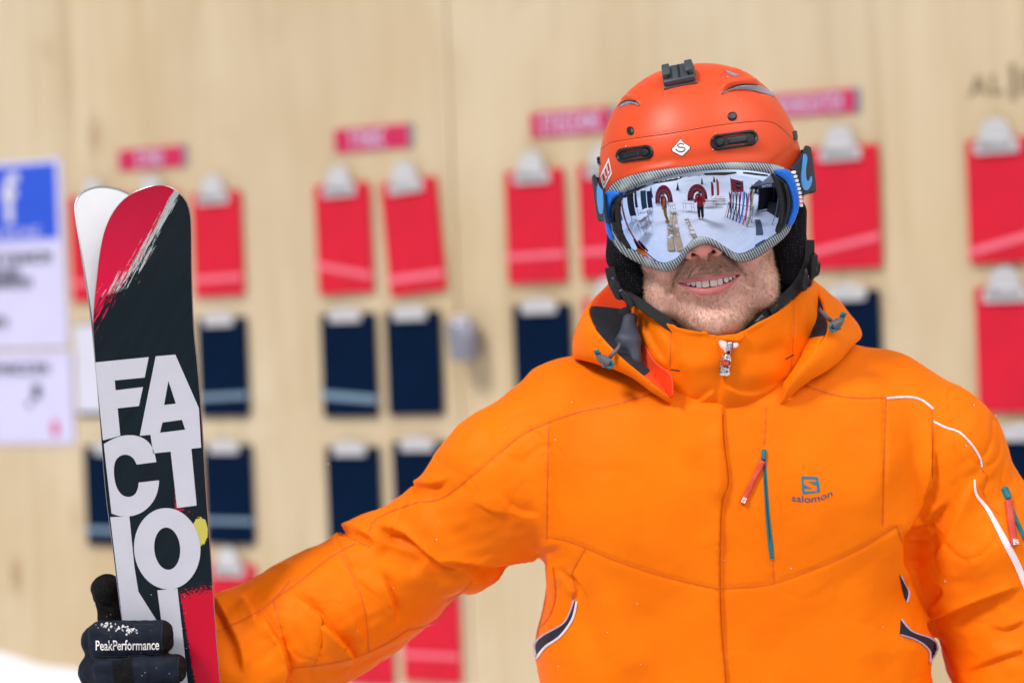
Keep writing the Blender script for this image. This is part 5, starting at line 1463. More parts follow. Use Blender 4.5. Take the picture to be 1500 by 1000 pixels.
KJ(lay('pocket', 'dark_fleece', None, JS, np.concatenate([spline(o3, 30), spline(i3, 30)[::-1]]), (), 2.5, 0.0006))
KJ(ribbon_obj('pocket_piping', 'lilac_trim', None, JS, o3, 2.2, 0.0008, 0.0016, n=40)); KJ(ribbon_obj('pocket_piping', 'lilac_trim', None, JS, i3, 2.2, 0.0008, 0.0016, n=40))
# white piping over the left shoulder, reflective stripe and zip on the sleeve
KJ(ribbon_obj('piping', 'white_trim', None, JS, [(1298, 583.5), (1330, 581.5), (1350, 586), (1367, 599)], 3.0, 0.0006, 0.0010, n=40))
KJ(ribbon_obj('piping', 'white_trim', None, JS, [(1367, 617), (1385, 626), (1405, 633), (1424, 652), (1436, 672), (1438, 684)], 3.0, 0.0006, 0.0010, n=50))
KJ(ribbon_obj('reflective_stripe', 'white_trim', None, JS, [(1427.5, 702), (1430, 724), (1448, 748), (1475, 798), (1494, 836), (1512, 885), (1526, 950)], [2.5, 6, 9.5, 9.5, 9.0, 8.0], 0.0006, 0.0006, n=60))
KJ(lay('sleeve_zip', 'teal_zip', None, JS, ribbon(spline([(1470, 716), (1478, 736), (1488, 760), (1503, 794)], 24), 6.0), (), 2.5, 0.0006, 0.0012, 2.5, 0.002))
KJ(lay('zip_slider', 'teal_zip', None, JS, rrect(1473.5, 722, 9, 20, -22, 3), (), 1.8, 0.0015, 0.0025, 2, 0.003))
pull_tab([(1476, 733), (1479, 755), (1482, 778), (1485, 799)], 9.5, JS, KJ)

# ---------------------------------------------------------------- glove gripping the skis, the other glove, trousers, boots
t = NT('glove_softshell'); v = t.coord(); t.col(t.ramp(t.noise(v, 90, 4), [(0.3, (0.004, 0.008, 0.019)), (0.7, (0.008, 0.014, 0.030))])); t.set(Roughness=0.7, Specular_IOR_Level=0.2); t.bump(t.noise(v, 1500, 2), 0.3, 0.0004)
t = NT('glove_leather'); v = t.coord(); t.col(t.ramp(t.noise(v, 260, 4, 0.65), [(0.35, (0.004, 0.004, 0.005)), (0.62, (0.011, 0.011, 0.012)), (0.82, (0.026, 0.026, 0.028))])); t.set(Roughness=0.8, Specular_IOR_Level=0.12); t.bump(t.noise(v, 420, 4, 0.65), 0.7, 0.0012)
def slab(p, pts_, rs, sq=(1, 1, 1), k=0.006):
    return d_chain(p, pts_, rs, k)
FIN = [
    ([P(196, 952, 2.752), P(150, 940, 2.735), P(143, 938, 2.700), P(162, 936, 2.671), P(205, 935, 2.666), P(238, 931, 2.668)], np.array([22, 22, 22, 20, 18, 16]) * MM),
    ([P(196, 990, 2.752), P(150, 982, 2.738), P(141, 983, 2.700), P(162, 985, 2.668), P(215, 981, 2.663), P(258, 975, 2.666)], np.array([22, 22, 22, 18, 17, 15]) * MM),
    ([P(200, 1030, 2.755), P(154, 1026, 2.738), P(147, 1028, 2.700), P(168, 1030, 2.668), P(220, 1026, 2.664), P(262, 1018, 2.667)], np.array([22, 22, 21, 18, 17, 15]) * MM),
    ([P(206, 1068, 2.757), P(164, 1066, 2.738), P(157, 1068, 2.702), P(176, 1070, 2.672), P(220, 1066, 2.670), P(250, 1060, 2.672)], np.array([20, 20, 20, 20, 20, 17]) * MM),
]
def f_glove(p):
    d = None
    for pts_, rs in FIN:
        e_ = d_chain(p, pts_, rs, 0.008)
        d = e_ if d is None else smin(d, e_, 0.0035)
    for (cx_, cy_, hx_, hz_, yy_) in ((192, 935.5, 60, 26.5, 2.672), (206, 982, 66, 23, 2.668), (212, 1029, 62, 22, 2.669)):
        c_ = P(cx_, cy_, yy_).astype(np.float32); u_ = (P(cx_ + 10, cy_ - 0.6, yy_) - P(cx_, cy_, yy_)); u_ /= np.linalg.norm(u_); w_ = np.array([-u_[2], 0, u_[0]])
        a_ = (p - c_) @ u_.astype(np.float32); b_ = (p - c_) @ w_.astype(np.float32); y_l = p[:, 1] - c_[1]
        hz2 = hz_ * MM * (1 - 0.10 * np.clip(a_ / (hx_ * MM), -1, 1))
        qx_ = np.abs(a_) - hx_ * MM + 0.012; qy_ = np.abs(y_l) - 0.0165 + 0.012; qz_ = np.abs(b_) - hz2 + 0.012
        e_ = np.sqrt(np.maximum(qx_, 0) ** 2 + np.maximum(qy_, 0) ** 2 + np.maximum(qz_, 0) ** 2) + np.minimum(np.maximum(qx_, np.maximum(qy_, qz_)), 0) - 0.012
        d = smin(d, e_, 0.003)
    d = smin(d, d_chain(p, [P(205, 975, 2.766), P(225, 1030, 2.770), P(300, 1000, 2.780)], np.array([34, 36, 42]) * MM, 0.02), 0.015)
    d = smin(d, d_chain(p, [P(196, 955, 2.762), P(172, 905, 2.745), P(157, 864, 2.735)], np.array([26, 24, 24]) * MM, 0.012), 0.008)
    d = smin(d, d_chain(p, [P(290, 1000, 2.780), P(370, 962, 2.795)], np.array([48, 58]) * MM, 0.02), 0.02)
    d = smin(d, d_chain(p, [P(152, 935, 2.716), P(148, 985, 2.712), P(156, 1050, 2.712)], np.array([20, 24, 22]) * MM, 0.01), 0.012)
    # the flat back of the skis stays clear of the palm
    fl = np.maximum(p[:, 1] - 2.7215, 2.6965 - p[:, 1])
    return d
lo_ = P(95, 1120, 2.62); hi_ = P(420, 820, 2.88); lo_[1] = 2.62; hi_[1] = 2.87
gco, gq = sculpt(f_glove, np.minimum(lo_, hi_), np.maximum(lo_, hi_), 0.0022)
gn = vnormals(gco, gq)
GST = [('dent', [(238, 905), (236, 930), (238, 958)], 2.0, 1.2, {'in': .05, 'out': .05}), ('dent', [(262, 955), (259, 975), (262, 998)], 2.0, 1.2, {'in': .05, 'out': .05}),
       ('dent', [(136, 924), (150, 918), (185, 917), (228, 921)], 2.2, 1.8, {'in': .1, 'out': .1}), ('step', [(140, 927), (190, 925), (236, 923)], 3, 2.0, {'L': 9}),
       ('dent', [(190, 962), (192, 1000)], 2, 0.9), ('dent', [(162, 972), (166, 1000)], 2, 0.9), ('fold', [(137, 962), (160, 968), (200, 961)], 4, 2.5), ('dent', [(130, 880), (150, 886), (176, 894)], 2, 1.5), ('fold', [(168, 912), (172, 935), (166, 958)], 5, 1.6), ('fold', [(206, 916), (203, 936), (208, 958)], 5, -1.3), ('fold', [(214, 964), (218, 985), (213, 1000)], 5, 1.4), ('fold', [(150, 972), (158, 990)], 5, -1.4), ('dent', [(136, 850), (155, 842), (174, 850)], 3, 1.2)]
gco = strokes(gco, gn, GST); gco = gco + vnormals(gco, gq) * (0.0007 * fnoise(gco / 0.018, 71, 2))[:, None]
glove = obj('glove', (gco, gq), ['glove_softshell', 'glove_leather'], None, True)
gs = sheet(gco[gq].mean(1)); gy = gco[gq].mean(1)[:, 1]
mi = (((gs[:, 0] > 237) & (gs[:, 1] < 962) & (gy < 2.71)) | ((gs[:, 0] > 261) & (gy < 2.71)) | ((gs[:, 1] < 912) & (gy > 2.705) & (gs[:, 0] < 200))).astype(np.int32)
glove.data.polygons.foreach_set('material_index', mi)
SK(glove); GSK = Skin(glove); KGl = lambda o: keep(o, glove)
text_on('glove_lettering', 'PeakPerformance', 'white_gloss', GSK, 140.5, 233, 951.5, 14.5, KGl, 0.0007, lambda p_, t_: p_ - np.stack([0 * t_, 1.2 * t_], -1), 0.014)
for s_ in ([(146, 961), (190, 960), (236, 957)], [(238, 908), (236.5, 932), (238.5, 956)], [(262, 962), (260, 980), (262, 1000)], [(148, 921), (186, 916), (226, 914)]): KGl(ribbon_obj('finger_seam', 'webbing', None, GSK, s_, 1.5, 0.0003, 0.0006))
KGl(lay('glove_patch', 'glove_leather', None, GSK, dense([(164, 968), (193, 964), (196, 999), (168, 1001)], 3), (), 2.5, 0.0005))
# snow stuck to the glove
def crumbs(n, region, surf, rmin, rmax, seed):
    r = np.random.default_rng(seed); m = MB()
    bm = bmesh.new(); bmesh.ops.create_icosphere(bm, subdivisions=1, radius=1.0); bv = np.array([v_.co for v_ in bm.verts]); bf = [[v_.index for v_ in f_.verts] for f_ in bm.faces]; bm.free()
    pts_ = region(r, n); ps, ns = surf.hit(pts_)
    for a, b in zip(ps, ns):
        s_ = r.uniform(rmin, rmax); m.add(a + b * s_ * 0.3 + bv * s_ * r.uniform(0.6, 1.3, 3) * r.uniform(0.8, 1.2, (len(bv), 1)), bf)
    return m
def reg_a(r, n):
    t_ = r.uniform(0, 1, n) ** 0.8; return np.stack([140 + 62 * t_, 910 + 10 * t_ ** 1.5 + np.abs(r.normal(0, 4.5, n)) + 1.0], -1)
sc_ = crumbs(70, reg_a, GSK, 0.0004, 0.0017, 3).build('snow_crumbs', 'snow', None, True); tag(sc_, kind='stuff'); KGl(sc_)
sc_ = crumbs(26, lambda r, n: np.stack([r.uniform(138, 275, n), r.uniform(845, 995, n)], -1), GSK, 0.0002, 0.0006, 4).build('snow_crumbs', 'snow', None, True); tag(sc_, kind='stuff'); KGl(sc_)

for nm_, sf_, n_, bx, par_ in (('snow_flecks', HSK, 9, (895, 1160, 110, 225), KH), ('snow_flecks', JS, 26, (480, 1480, 560, 990), KJ)):
    fl_ = crumbs(n_, lambda r, n, b=bx: np.stack([r.uniform(b[0], b[1], n), r.uniform(b[2], b[3], n)], -1), sf_, 0.0004, 0.0010, 9 + n_).build(nm_, 'snow', None, True); tag(fl_, kind='stuff'); par_(fl_)
# the other hand, at the hip below the picture
hw_ = np.array(l_arm[-1]); f_ = lambda p: smin(d_chain(p, [hw_ + [0.03, .02, .03], hw_ + [-.03, -.02, -.05], hw_ + [-.05, -.01, -.11]], [.052, .045, .03], .02), d_chain(p, [hw_ + [-.02, -.03, -.04], hw_ + [-.06, -.05, -.07]], [.025, .016], .01), .015)
SK(obj('glove', sculpt(f_, hw_ - 0.2, hw_ + 0.12, 0.005), 'glove_softshell', None, True))
hx = CX; zh = float(zz(1330))
plain('trouser_cloth', (0.030, 0.034, 0.045), 0.65, 0, 0.2, 30, 0.3, 0.001)
plain('boot_shell', (0.05, 0.05, 0.055), 0.35, 0, 0.15, 30)
def f_tr(p):
    d = None
    for s_ in (-1, 1):
        e_ = d_chain(p, [(hx + s_ * .095, 2.80, zh + .02), (hx + s_ * .115, 2.79, .52), (hx + s_ * .125, 2.81, .20)], [.125, .098, .095], .03)
        d = e_ if d is None else smin(d, e_, .03)
    d = smin(d, d_ell(p, (hx, 2.80, zh + .03), (.20, .145, .13)), .04)
    return np.maximum(d, .17 - p[:, 2]) + .004 * fnoise(p / .09, 81, 2)
SK(obj('trousers', sculpt(f_tr, (hx - .32, 2.58, .15), (hx + .32, 3.02, zh + .16), .012), 'trouser_cloth', None, True))
for s_ in (-1, 1):
    bx_ = hx + s_ * .13
    f_ = lambda p: np.maximum(smin(d_chain(p, [(bx_, 2.83, .06), (bx_ + s_ * .01, 2.64, .05)], [.062, .055], .02), d_cone(p, (bx_, 2.83, .06), (bx_, 2.80, .30), .066, .078), .03), .001 - p[:, 2])
    SK(obj('ski_boot', sculpt(f_, (bx_ - .12, 2.54, -.012), (bx_ + .12, 2.96, .34), .01), 'boot_shell', None, True))

# ================================================================== the skis
SKL = [(137, 470), (140, 530), (147, 620), (155, 720), (165, 800), (175, 880), (182, 930), (189, 1000), (222, 1300), (267, 1750), (306, 2200), (338, 2500)]
SKR = [(280, 400), (283, 480), (288, 530), (294, 600), (300, 700), (307, 800), (314, 900), (322, 1000), (350, 1300), (395, 1750), (440, 2200), (474, 2500)]
TIP = [(143, 400), (150, 352), (160, 322), (175, 299), (195, 283), (220, 273.5), (240, 272), (257, 279), (270, 292), (277, 309), (279.5, 335)]
def ski_surf(y0, k, base):
    def f(q_):
        c = np.clip((430 - q_[:, 1]) / 160, 0, 2) ** 2 * k
        return P(q_[:, 0], q_[:, 1], y0 + c)
    return Func(f)
S1 = ski_surf(2.6985, -0.030, 0)
tail = [(470, 2532), (440, 2548), (380, 2550), (345, 2534)]
out1 = np.concatenate([spline(SKL[::-1] + TIP + SKR, 420), spline(tail, 14)])
t = NT('ski_print'); uv = t.n('UVMap', uv_map='sheet'); sx = t.n('SeparateXYZ'); t.l(uv.outputs['UV'], sx.inputs['Vector'])
X_ = t.math('MULTIPLY', sx.outputs['X'], 1000.0); Y_ = t.math('MULTIPLY', sx.outputs['Y'], 1000.0)
xa = t.math('SUBTRACT', X_, 262.0); ya = t.math('SUBTRACT', Y_, 272.0)
dd = t.math('ADD', t.math('MULTIPLY', xa, -0.879), t.math('MULTIPLY', ya, -0.477))
al_ = t.math('ADD', t.math('MULTIPLY', xa, -0.477), t.math('MULTIPLY', ya, 0.879))
cb = t.n('CombineXYZ'); t.l(t.math('MULTIPLY', dd, 0.16), cb.inputs['X']); t.l(t.math('MULTIPLY', al_, 0.009), cb.inputs['Y'])
br = t.noise(cb.outputs['Vector'], 1.6, 6, 0.75)
grow = t.math('MULTIPLY', t.math('MAXIMUM', al_, 0.0), 0.62)
dn = t.math('ADD', dd, t.math('MULTIPLY', t.math('SUBTRACT', br, 0.5), t.math('ADD', grow, 14.0)))
dn = t.math('SUBTRACT', dn, t.math('MULTIPLY', t.math('MAXIMUM', t.math('SUBTRACT', al_, 120.0), 0.0), 0.16))
dark = t.mix(t.noise(cb.outputs['Vector'], 0.6, 2), (0.0025, 0.0055, 0.0085), (0.0045, 0.017, 0.026))
red_ = t.mix(t.noise(cb.outputs['Vector'], 2.0, 3), (0.60, 0.004, 0.045), (0.68, 0.008, 0.060))
isred = t.math('GREATER_THAN', dn, 2.0)
c = t.mix(isred, dark, red_)
wh = t.math('MULTIPLY', t.math('MULTIPLY', t.math('LESS_THAN', t.math('ABSOLUTE', t.math('ADD', dn, 2.0)), 4.0), t.math('LESS_THAN', t.math('ADD', al_, t.math('MULTIPLY', br, 170.0)), 265.0)), t.math('GREATER_THAN', t.noise(cb.outputs['Vector'], 3.0, 5, 0.8), 0.40))
c = t.mix(wh, c, (0.52, 0.60, 0.60))
# lower right: red field with a splattered upper edge, yellow blot
cc = t.n('CombineXYZ'); t.l(t.math('MULTIPLY', X_, 0.05), cc.inputs['X']); t.l(t.math('MULTIPLY', Y_, 0.05), cc.inputs['Y'])
sp_ = t.noise(cc.outputs['Vector'], 5.0, 6, 0.75); sp2_ = t.noise(cc.outputs['Vector'], 1.2, 3, 0.6)
xe = t.math('SUBTRACT', X_, t.math('ADD', 262.0, t.math('MULTIPLY', t.math('SUBTRACT', Y_, 862.0), 0.165)))
low = t.math('SUBTRACT', Y_, t.math('ADD', 866.0, t.math('MULTIPLY', t.math('SUBTRACT', X_, 290.0), -0.2)))
fld = t.math('MULTIPLY', t.math('GREATER_THAN', t.math('ADD', xe, t.math('MULTIPLY', t.math('SUBTRACT', sp_, 0.5), 14.0)), 1.0), t.math('GREATER_THAN', t.math('ADD', low, t.math('MULTIPLY', t.math('SUBTRACT', sp_, 0.5), 90.0)), 0.0))
c = t.mix(fld, c, (0.58, 0.004, 0.030))
spl = t.math('MULTIPLY', t.math('MULTIPLY', t.math('GREATER_THAN', X_, 256.0), t.math('GREATER_THAN', Y_, 690.0)), t.math('MULTIPLY', t.math('LESS_THAN', Y_, 780.0), t.math('GREATER_THAN', t.math('SUBTRACT', sp_, t.math('MULTIPLY', t.math('SUBTRACT', X_, 258.0), 0.006)), 0.50)))
c = t.mix(spl, c, (0.58, 0.006, 0.03))
ey = t.math('ADD', t.math('POWER', t.math('DIVIDE', t.math('SUBTRACT', X_, 293.0), 12.0), 2.0), t.math('POWER', t.math('DIVIDE', t.math('SUBTRACT', Y_, 778.0), 22.0), 2.0))
yl = t.math('LESS_THAN', t.math('ADD', ey, t.math('MULTIPLY', t.math('SUBTRACT', sp_, 0.5), 1.6)), 0.9)
c = t.mix(yl, c, (0.55, 0.50, 0.10))
t.col(c); t.set(Roughness=0.32, Specular_IOR_Level=0.22)
t.bump(t.noise(t.coord(), 130, 3), 0.06, 0.0005)
plain('ski_letter_white', srgb(196, 199, 212), 0.3, 0, 0.03, 30)
plain('ski_base_white', srgb(214, 217, 224), 0.3, 0, 0.03, 30)
plain('steel_edge', (0.55, 0.55, 0.57), 0.28, 1.0, 0.1, 300)
plain('red_sidewall', srgb(170, 40, 50), 0.4)
plain('black_sidewall', srgb(20, 20, 24), 0.4)
def put_uv(o):
    me = o.data; u = me.uv_layers.new(name='sheet'); n = len(me.vertices); c_ = np.empty(n * 3); me.vertices.foreach_get('co', c_)
    s_ = sheet(c_.reshape(-1, 3)) / 1000; li = np.empty(len(me.loops), np.int32); me.loops.foreach_get('vertex_index', li)
    u.data.foreach_set('uv', s_[li].astype(np.float32).ravel())
foot = P(400, 2540, 2.70)
def ski(name, label, surf, outline, mat, y_side, side_mat):
    e = empty(name, (float(foot[0]), float(foot[1]), 0.0)); tag(e, label, 'ski', 'pair of skis held upright'); bpy.context.view_layer.update()
    o = lay('top_sheet', mat, None, surf, outline, (), 7.0, 0.0, 0, 4, 0.0001, (0, 1, 0)); put_uv(o); keep(o, e)
    return e
ski1 = ski('ski', 'front ski with big white letters, red and black paint strokes, held in the gloved hand', S1, out1, 'ski_print', 0, 0)
def ski_body(e, surf, outline, off, th, mat):
    """solid core behind the printed face: sidewalls and back face"""
    pv, tri, loops = fill(outline, (), 9.0); ps, ns = surf.hit(pv); n = len(ps); thk = th * np.clip((pv[:, 1] - 255) / 200, 0.3, 1)
    f0 = ps + np.array([0, off, 0]); b0 = f0 + np.array([0, 1, 0]) * thk[:, None]
    fs = [tuple(t_) for t_ in tri] + [tuple(t_[::-1] + n) for t_ in tri]; ed = {}
    for t_ in tri:
        for a, b in ((t_[0], t_[1]), (t_[1], t_[2]), (t_[2], t_[0])):
            if (b, a) in ed: del ed[(b, a)]
            else: ed[(a, b)] = 1
    fs += [(b, a, a + n, b + n) for a, b in ed]
    o = obj('core', (list(np.concatenate([f0, b0])), fs), mat, None); autosmooth(o, 40); return keep(o, e)
ski_body(ski1, S1, out1, 0.0004, 0.0085, 'red_sidewall')
def edge_tube(e, surf, outline, off, mat, r=0.0009):
    ps, ns = surf.hit(outline); m = MB(); pts_ = ps + np.array([0, off, 0]); m.tube([tuple(a) for a in pts_], r, 6); return keep(m.build('edge', mat, None, True), e)
edge_tube(ski1, S1, spline(SKL[:9][::-1] + TIP + SKR[:9], 260), 0.0022, 'steel_edge')
z4 = lambda a, b: (80 + a / 3.3344, 500 + b / 3.3344); z5 = lambda a, b: (80 + a / 4.166, 760 + b / 4.166)
def letter(pts_, holes=()):
    keep(lay('letter', 'ski_letter_white', None, S1, dense(pts_, 4), [dense(h_, 4) for h_ in holes], 5, 0.0003), ski1)
letter([z4(*a) for a in ((198, 102), (460, 76), (440, 176), (294, 190), (298, 238), (432, 222), (412, 315), (308, 326), (321, 459), (280, 471), (236, 482))])
letter([z4(*a) for a in ((494, 72), (590, 64), (705, 325), (716, 518), (668, 523), (694, 800), (598, 812), (567, 537), (482, 546), (468, 455), (416, 460))], [[z4(*a) for a in ((556, 192), (592, 303), (535, 310))], [z4(*a) for a in ((527, 395), (622, 382), (638, 430), (515, 445))]])
Cc = spline([z4(*a) for a in ((497, 588), (488, 545), (470, 505), (440, 476), (400, 460), (362, 457), (322, 462), (282, 477), (240, 500))], 30)
Cl = spline([z4(*a) for a in ((278, 838), (300, 847), (335, 853), (382, 850), (430, 831), (470, 796), (497, 750), (509, 700), (510, 677))], 30)
Ci = spline([z4(*a) for a in ((411, 688), (407, 715), (395, 742), (375, 756), (350, 757), (325, 744), (303, 710), (292, 665), (290, 620), (297, 585), (315, 562), (340, 552), (365, 556), (386, 572), (401, 600))], 40)
keep(lay('letter', 'ski_letter_white', None, S1, np.concatenate([Cc, Cl, Ci]), (), 5, 0.0003), ski1)
letter([(161.5, 757), (189.5, 755.5), (193, 790), (197, 830), (202.8, 866), (237, 920), (246, 1000), (251, 1060), (226, 1060), (189, 990), (180, 914), (172.5, 850)])
tl_ = np.linspace(0, 2 * math.pi, 60, endpoint=False)
ell = lambda rx, ry, rot: np.stack([245 + rx * np.cos(tl_) * math.cos(rot) - ry * np.sin(tl_) * math.sin(rot), 803 + rx * np.cos(tl_) * math.sin(rot) + ry * np.sin(tl_) * math.cos(rot)], -1)
keep(lay('letter', 'ski_letter_white', None, S1, ell(48.6, 59.5, -0.08), [ell(19, 31, -0.08)], 5, 0.0003), ski1)
letter([(230.5, 864), (260, 861), (270, 950), (281, 1060), (252, 1060), (243, 960)])
# second ski, base to base behind it
S2 = ski_surf(2.7095, 0.030, 0)
TIP2 = [(126, 415), (118, 365), (111.5, 325), (110, 303), (115, 288), (129, 278), (150, 274), (176, 279), (196, 290), (214, 312), (222, 340)]
SKL2 = [(134, 470), (141, 540), (150, 640)] + [(a + 3, b) for a, b in SKL[3:]]; SKR2 = [(240, 420), (262, 520)] + [(a - 6, b) for a, b in SKR[3:]]
out2 = np.concatenate([spline(SKL2[::-1] + TIP2 + SKR2, 420), spline(tail, 14)])
ski2 = ski('ski', 'white ski behind the lettered one, its tip leaning out to the left', S2, out2, 'ski_base_white', 0, 0)
ski_body(ski2, S2, out2, 0.0004, 0.0085, 'red_sidewall')
edge_tube(ski2, S2, spline(SKL2[:9][::-1] + TIP2 + SKR2[:6], 240), 0.0002, 'steel_edge', 0.0011)

# ================================================================== what the goggles mirror: the snowy plaza behind the viewer
plain('tent_red', srgb(190, 16, 44), 0.5, 0, 0.1, 3)
plain('tent_dark', srgb(20, 24, 36), 0.6, 0, 0.15, 3)
plain('tent_white', srgb(220, 222, 230), 0.5)
plain('pole_grey', srgb(120, 124, 132), 0.35, 0.7)
plain('wood_plank', (0.42, 0.27, 0.13), 0.6, 0, 0.25, 6)
plain('jacket_red', srgb(178, 14, 34), 0.6, 0, 0.1, 20)
plain('cloth_black', srgb(18, 18, 22), 0.7, 0, 0.1, 20)
plain('cloth_navy', srgb(22, 34, 78), 0.6, 0, 0.1, 20)
plain('cloth_mustard', srgb(160, 128, 20), 0.65, 0, 0.1, 20)
plain('cloth_orange', srgb(232, 96, 24), 0.6, 0, 0.1, 20)
plain('cloth_maroon', srgb(90, 16, 34), 0.65, 0, 0.1, 20)
plain('knit_grey', srgb(90, 92, 100), 0.8, 0, 0.1, 60)
plain('feather_orange', srgb(240, 90, 50), 0.5)
plain('mat_grey', srgb(70, 82, 96), 0.7, 0, 0.3, 30)
plain('skin_far', (0.58, 0.33, 0.25), 0.55, 0, 0.06, 20)
def bystander(label, x_, y_, face_deg, hgt, jk, tr, hat, arms, vest=None):
    """standing person: body, jacket, trousers, hat; arms given as elbow and hand offsets (right, left) in metres at 1.8 m height"""
    s_ = hgt / 1.8; e = empty('person', (x_, y_, 0), R(face_deg)); tag(e, label, 'person')
    hands = [np.array(a[1]) for a in arms]
    def fb(p):
        p = p / s_
        d = d_ell(p, (0, -.01, 1.66), (.075, .095, .115)); d = smin(d, d_cone(p, (0, 0, 1.58), (0, 0, 1.42), .055, .06), .02)
        d = smin(d, d_ell(p, (0, -.105, 1.645), (.016, .022, .025)), .012)
        d = smin(d, d_chain(p, [(0, 0, 1.44), (0, 0, 1.2), (0, 0, .95)], [.10, .11, .11], .05), .05)
        for k, (el, ha) in enumerate(arms):
            sx = -1 if k == 0 else 1
            d = smin(d, d_chain(p, [(sx * .18, 0, 1.42), el, ha], [.05, .042, .03], .02), .02); d = smin(d, d_ell(p, ha, (.042, .042, .055)), .01)
        for sx in (-1, 1): d = smin(d, d_chain(p, [(sx * .09, 0, .92), (sx * .10, -.02, .5), (sx * .10, .02, .08)], [.09, .065, .045], .02), .03)
        for sx in (-1, 1): d = smin(d, d_chain(p, [(sx * .10, .03, .05), (sx * .11, -.14, .045)], [.045, .04], .02), .02)
        return np.maximum(d, .001 - p[:, 2]) * s_
    def fj(p):
        p = p / s_
        d = d_ell(p, (0, 0, 1.22), (.215, .155, .32)); d = smin(d, d_chain(p, [(-.17, 0, 1.42), (0, 0, 1.48), (.17, 0, 1.42)], [.075, .08, .075], .03), .05)
        d = smin(d, d_ell(p, (0, 0, .95), (.205, .15, .14)), .05)
        if vest is None:
            for k, (el, ha) in enumerate(arms):
                sx = -1 if k == 0 else 1
                d = smin(d, d_chain(p, [(sx * .19, 0, 1.40), el, np.array(ha) * .88 + np.array(el) * .12], [.085, .07, .055], .03), .03)
        return np.maximum(d, .84 - p[:, 2]) * s_ + .004 * fnoise(p / .12, 5, 2)
    def fs_(p):
        p = p / s_; d = None
        for k, (el, ha) in enumerate(arms):
            sx = -1 if k == 0 else 1
            q_ = d_chain(p, [(sx * .19, 0, 1.40), el, np.array(ha) * .88 + np.array(el) * .12], [.08, .068, .055], .03); d = q_ if d is None else np.minimum(d, q_)
        return d * s_
    def ft(p):
        p = p / s_; d = d_ell(p, (0, 0, .93), (.185, .135, .13))
        for sx in (-1, 1): d = smin(d, d_chain(p, [(sx * .10, 0, .88), (sx * .11, -.02, .5), (sx * .115, .02, .14)], [.115, .09, .085], .03), .03)
        return np.maximum(d, .10 - p[:, 2]) * s_
    def fh(p):
        p = p / s_; d = d_ell(p, (0, .005, 1.71), (.095, .115, .105)); return np.maximum(d, 1.665 - p[:, 2] - p[:, 1] * -.25) * s_
    b = 0.62
    for nm, f_, mt_, lo_, hi_ in (('body', fb, 'skin_far', (-.6, -.6, -.03), (.6, .3, 1.85)), ('jacket', fj, jk, (-.6, -.6, .8), (.6, .3, 1.62)), ('trousers', ft, tr, (-.3, -.3, .06), (.3, .3, 1.12)), ('hat', fh, hat, (-.16, -.2, 1.6), (.16, .2, 1.86))):
        obj(nm, sculpt(f_, np.array(lo_) * s_, np.array(hi_) * s_, .016, 1), mt_, e, True)
    if vest: obj('sleeves', sculpt(fs_, np.array((-.6, -.6, .7)) * s_, np.array((.6, .3, 1.6)) * s_, .016, 1), vest, e, True)
    return e
e = bystander('person in red jacket and black trousers photographing, mirrored in the goggles beside the dome tent', -0.31, -0.85, 180, 1.80, 'jacket_red', 'cloth_black', 'cloth_black', [((-.27, -.14, 1.18), (-.10, -.30, 1.52)), ((.27, -.14, 1.18), (.10, -.30, 1.50))])
m = MB(); m.box((0, -.30, 1.58), (.14, .07, .10), bev=.01); m.tube([(0, -.33, 1.58), (0, -.44, 1.58)], [.04, .042], 14)
cm = empty('photo_camera', (-0.31, -0.85, 0), R(180)); tag(cm, 'black camera held up by the person in red, mirrored in the goggles', 'camera'); autosmooth(m.build('camera_body', 'black_plastic', cm))
bystander('person in navy vest, orange sleeves and mustard trousers, mirrored left in the goggles', -2.3, 0.16, 225, 1.86, 'cloth_navy', 'cloth_mustard', 'knit_grey', [((-.26, -.02, 1.14), (-.27, -.12, .90)), ((.26, -.02, 1.14), (.27, -.12, .90))], 'cloth_orange')
bystander('person in dark red jacket farthest left in the goggles reflection', -7.6, -1.6, 240, 1.8, 'cloth_maroon', 'cloth_black', 'cloth_navy', [((-.26, -.02, 1.14), (-.24, -.08, .88)), ((.26, -.02, 1.14), (.24, -.08, .88))])
bystander('person in navy jacket beside the left red tent in the reflection', -6.6, -3.6, 230, 1.78, 'cloth_navy', 'cloth_black', 'cloth_maroon', [((-.26, -.02, 1.14), (-.24, -.10, .90)), ((.26, -.02, 1.14), (.24, -.10, .90))])

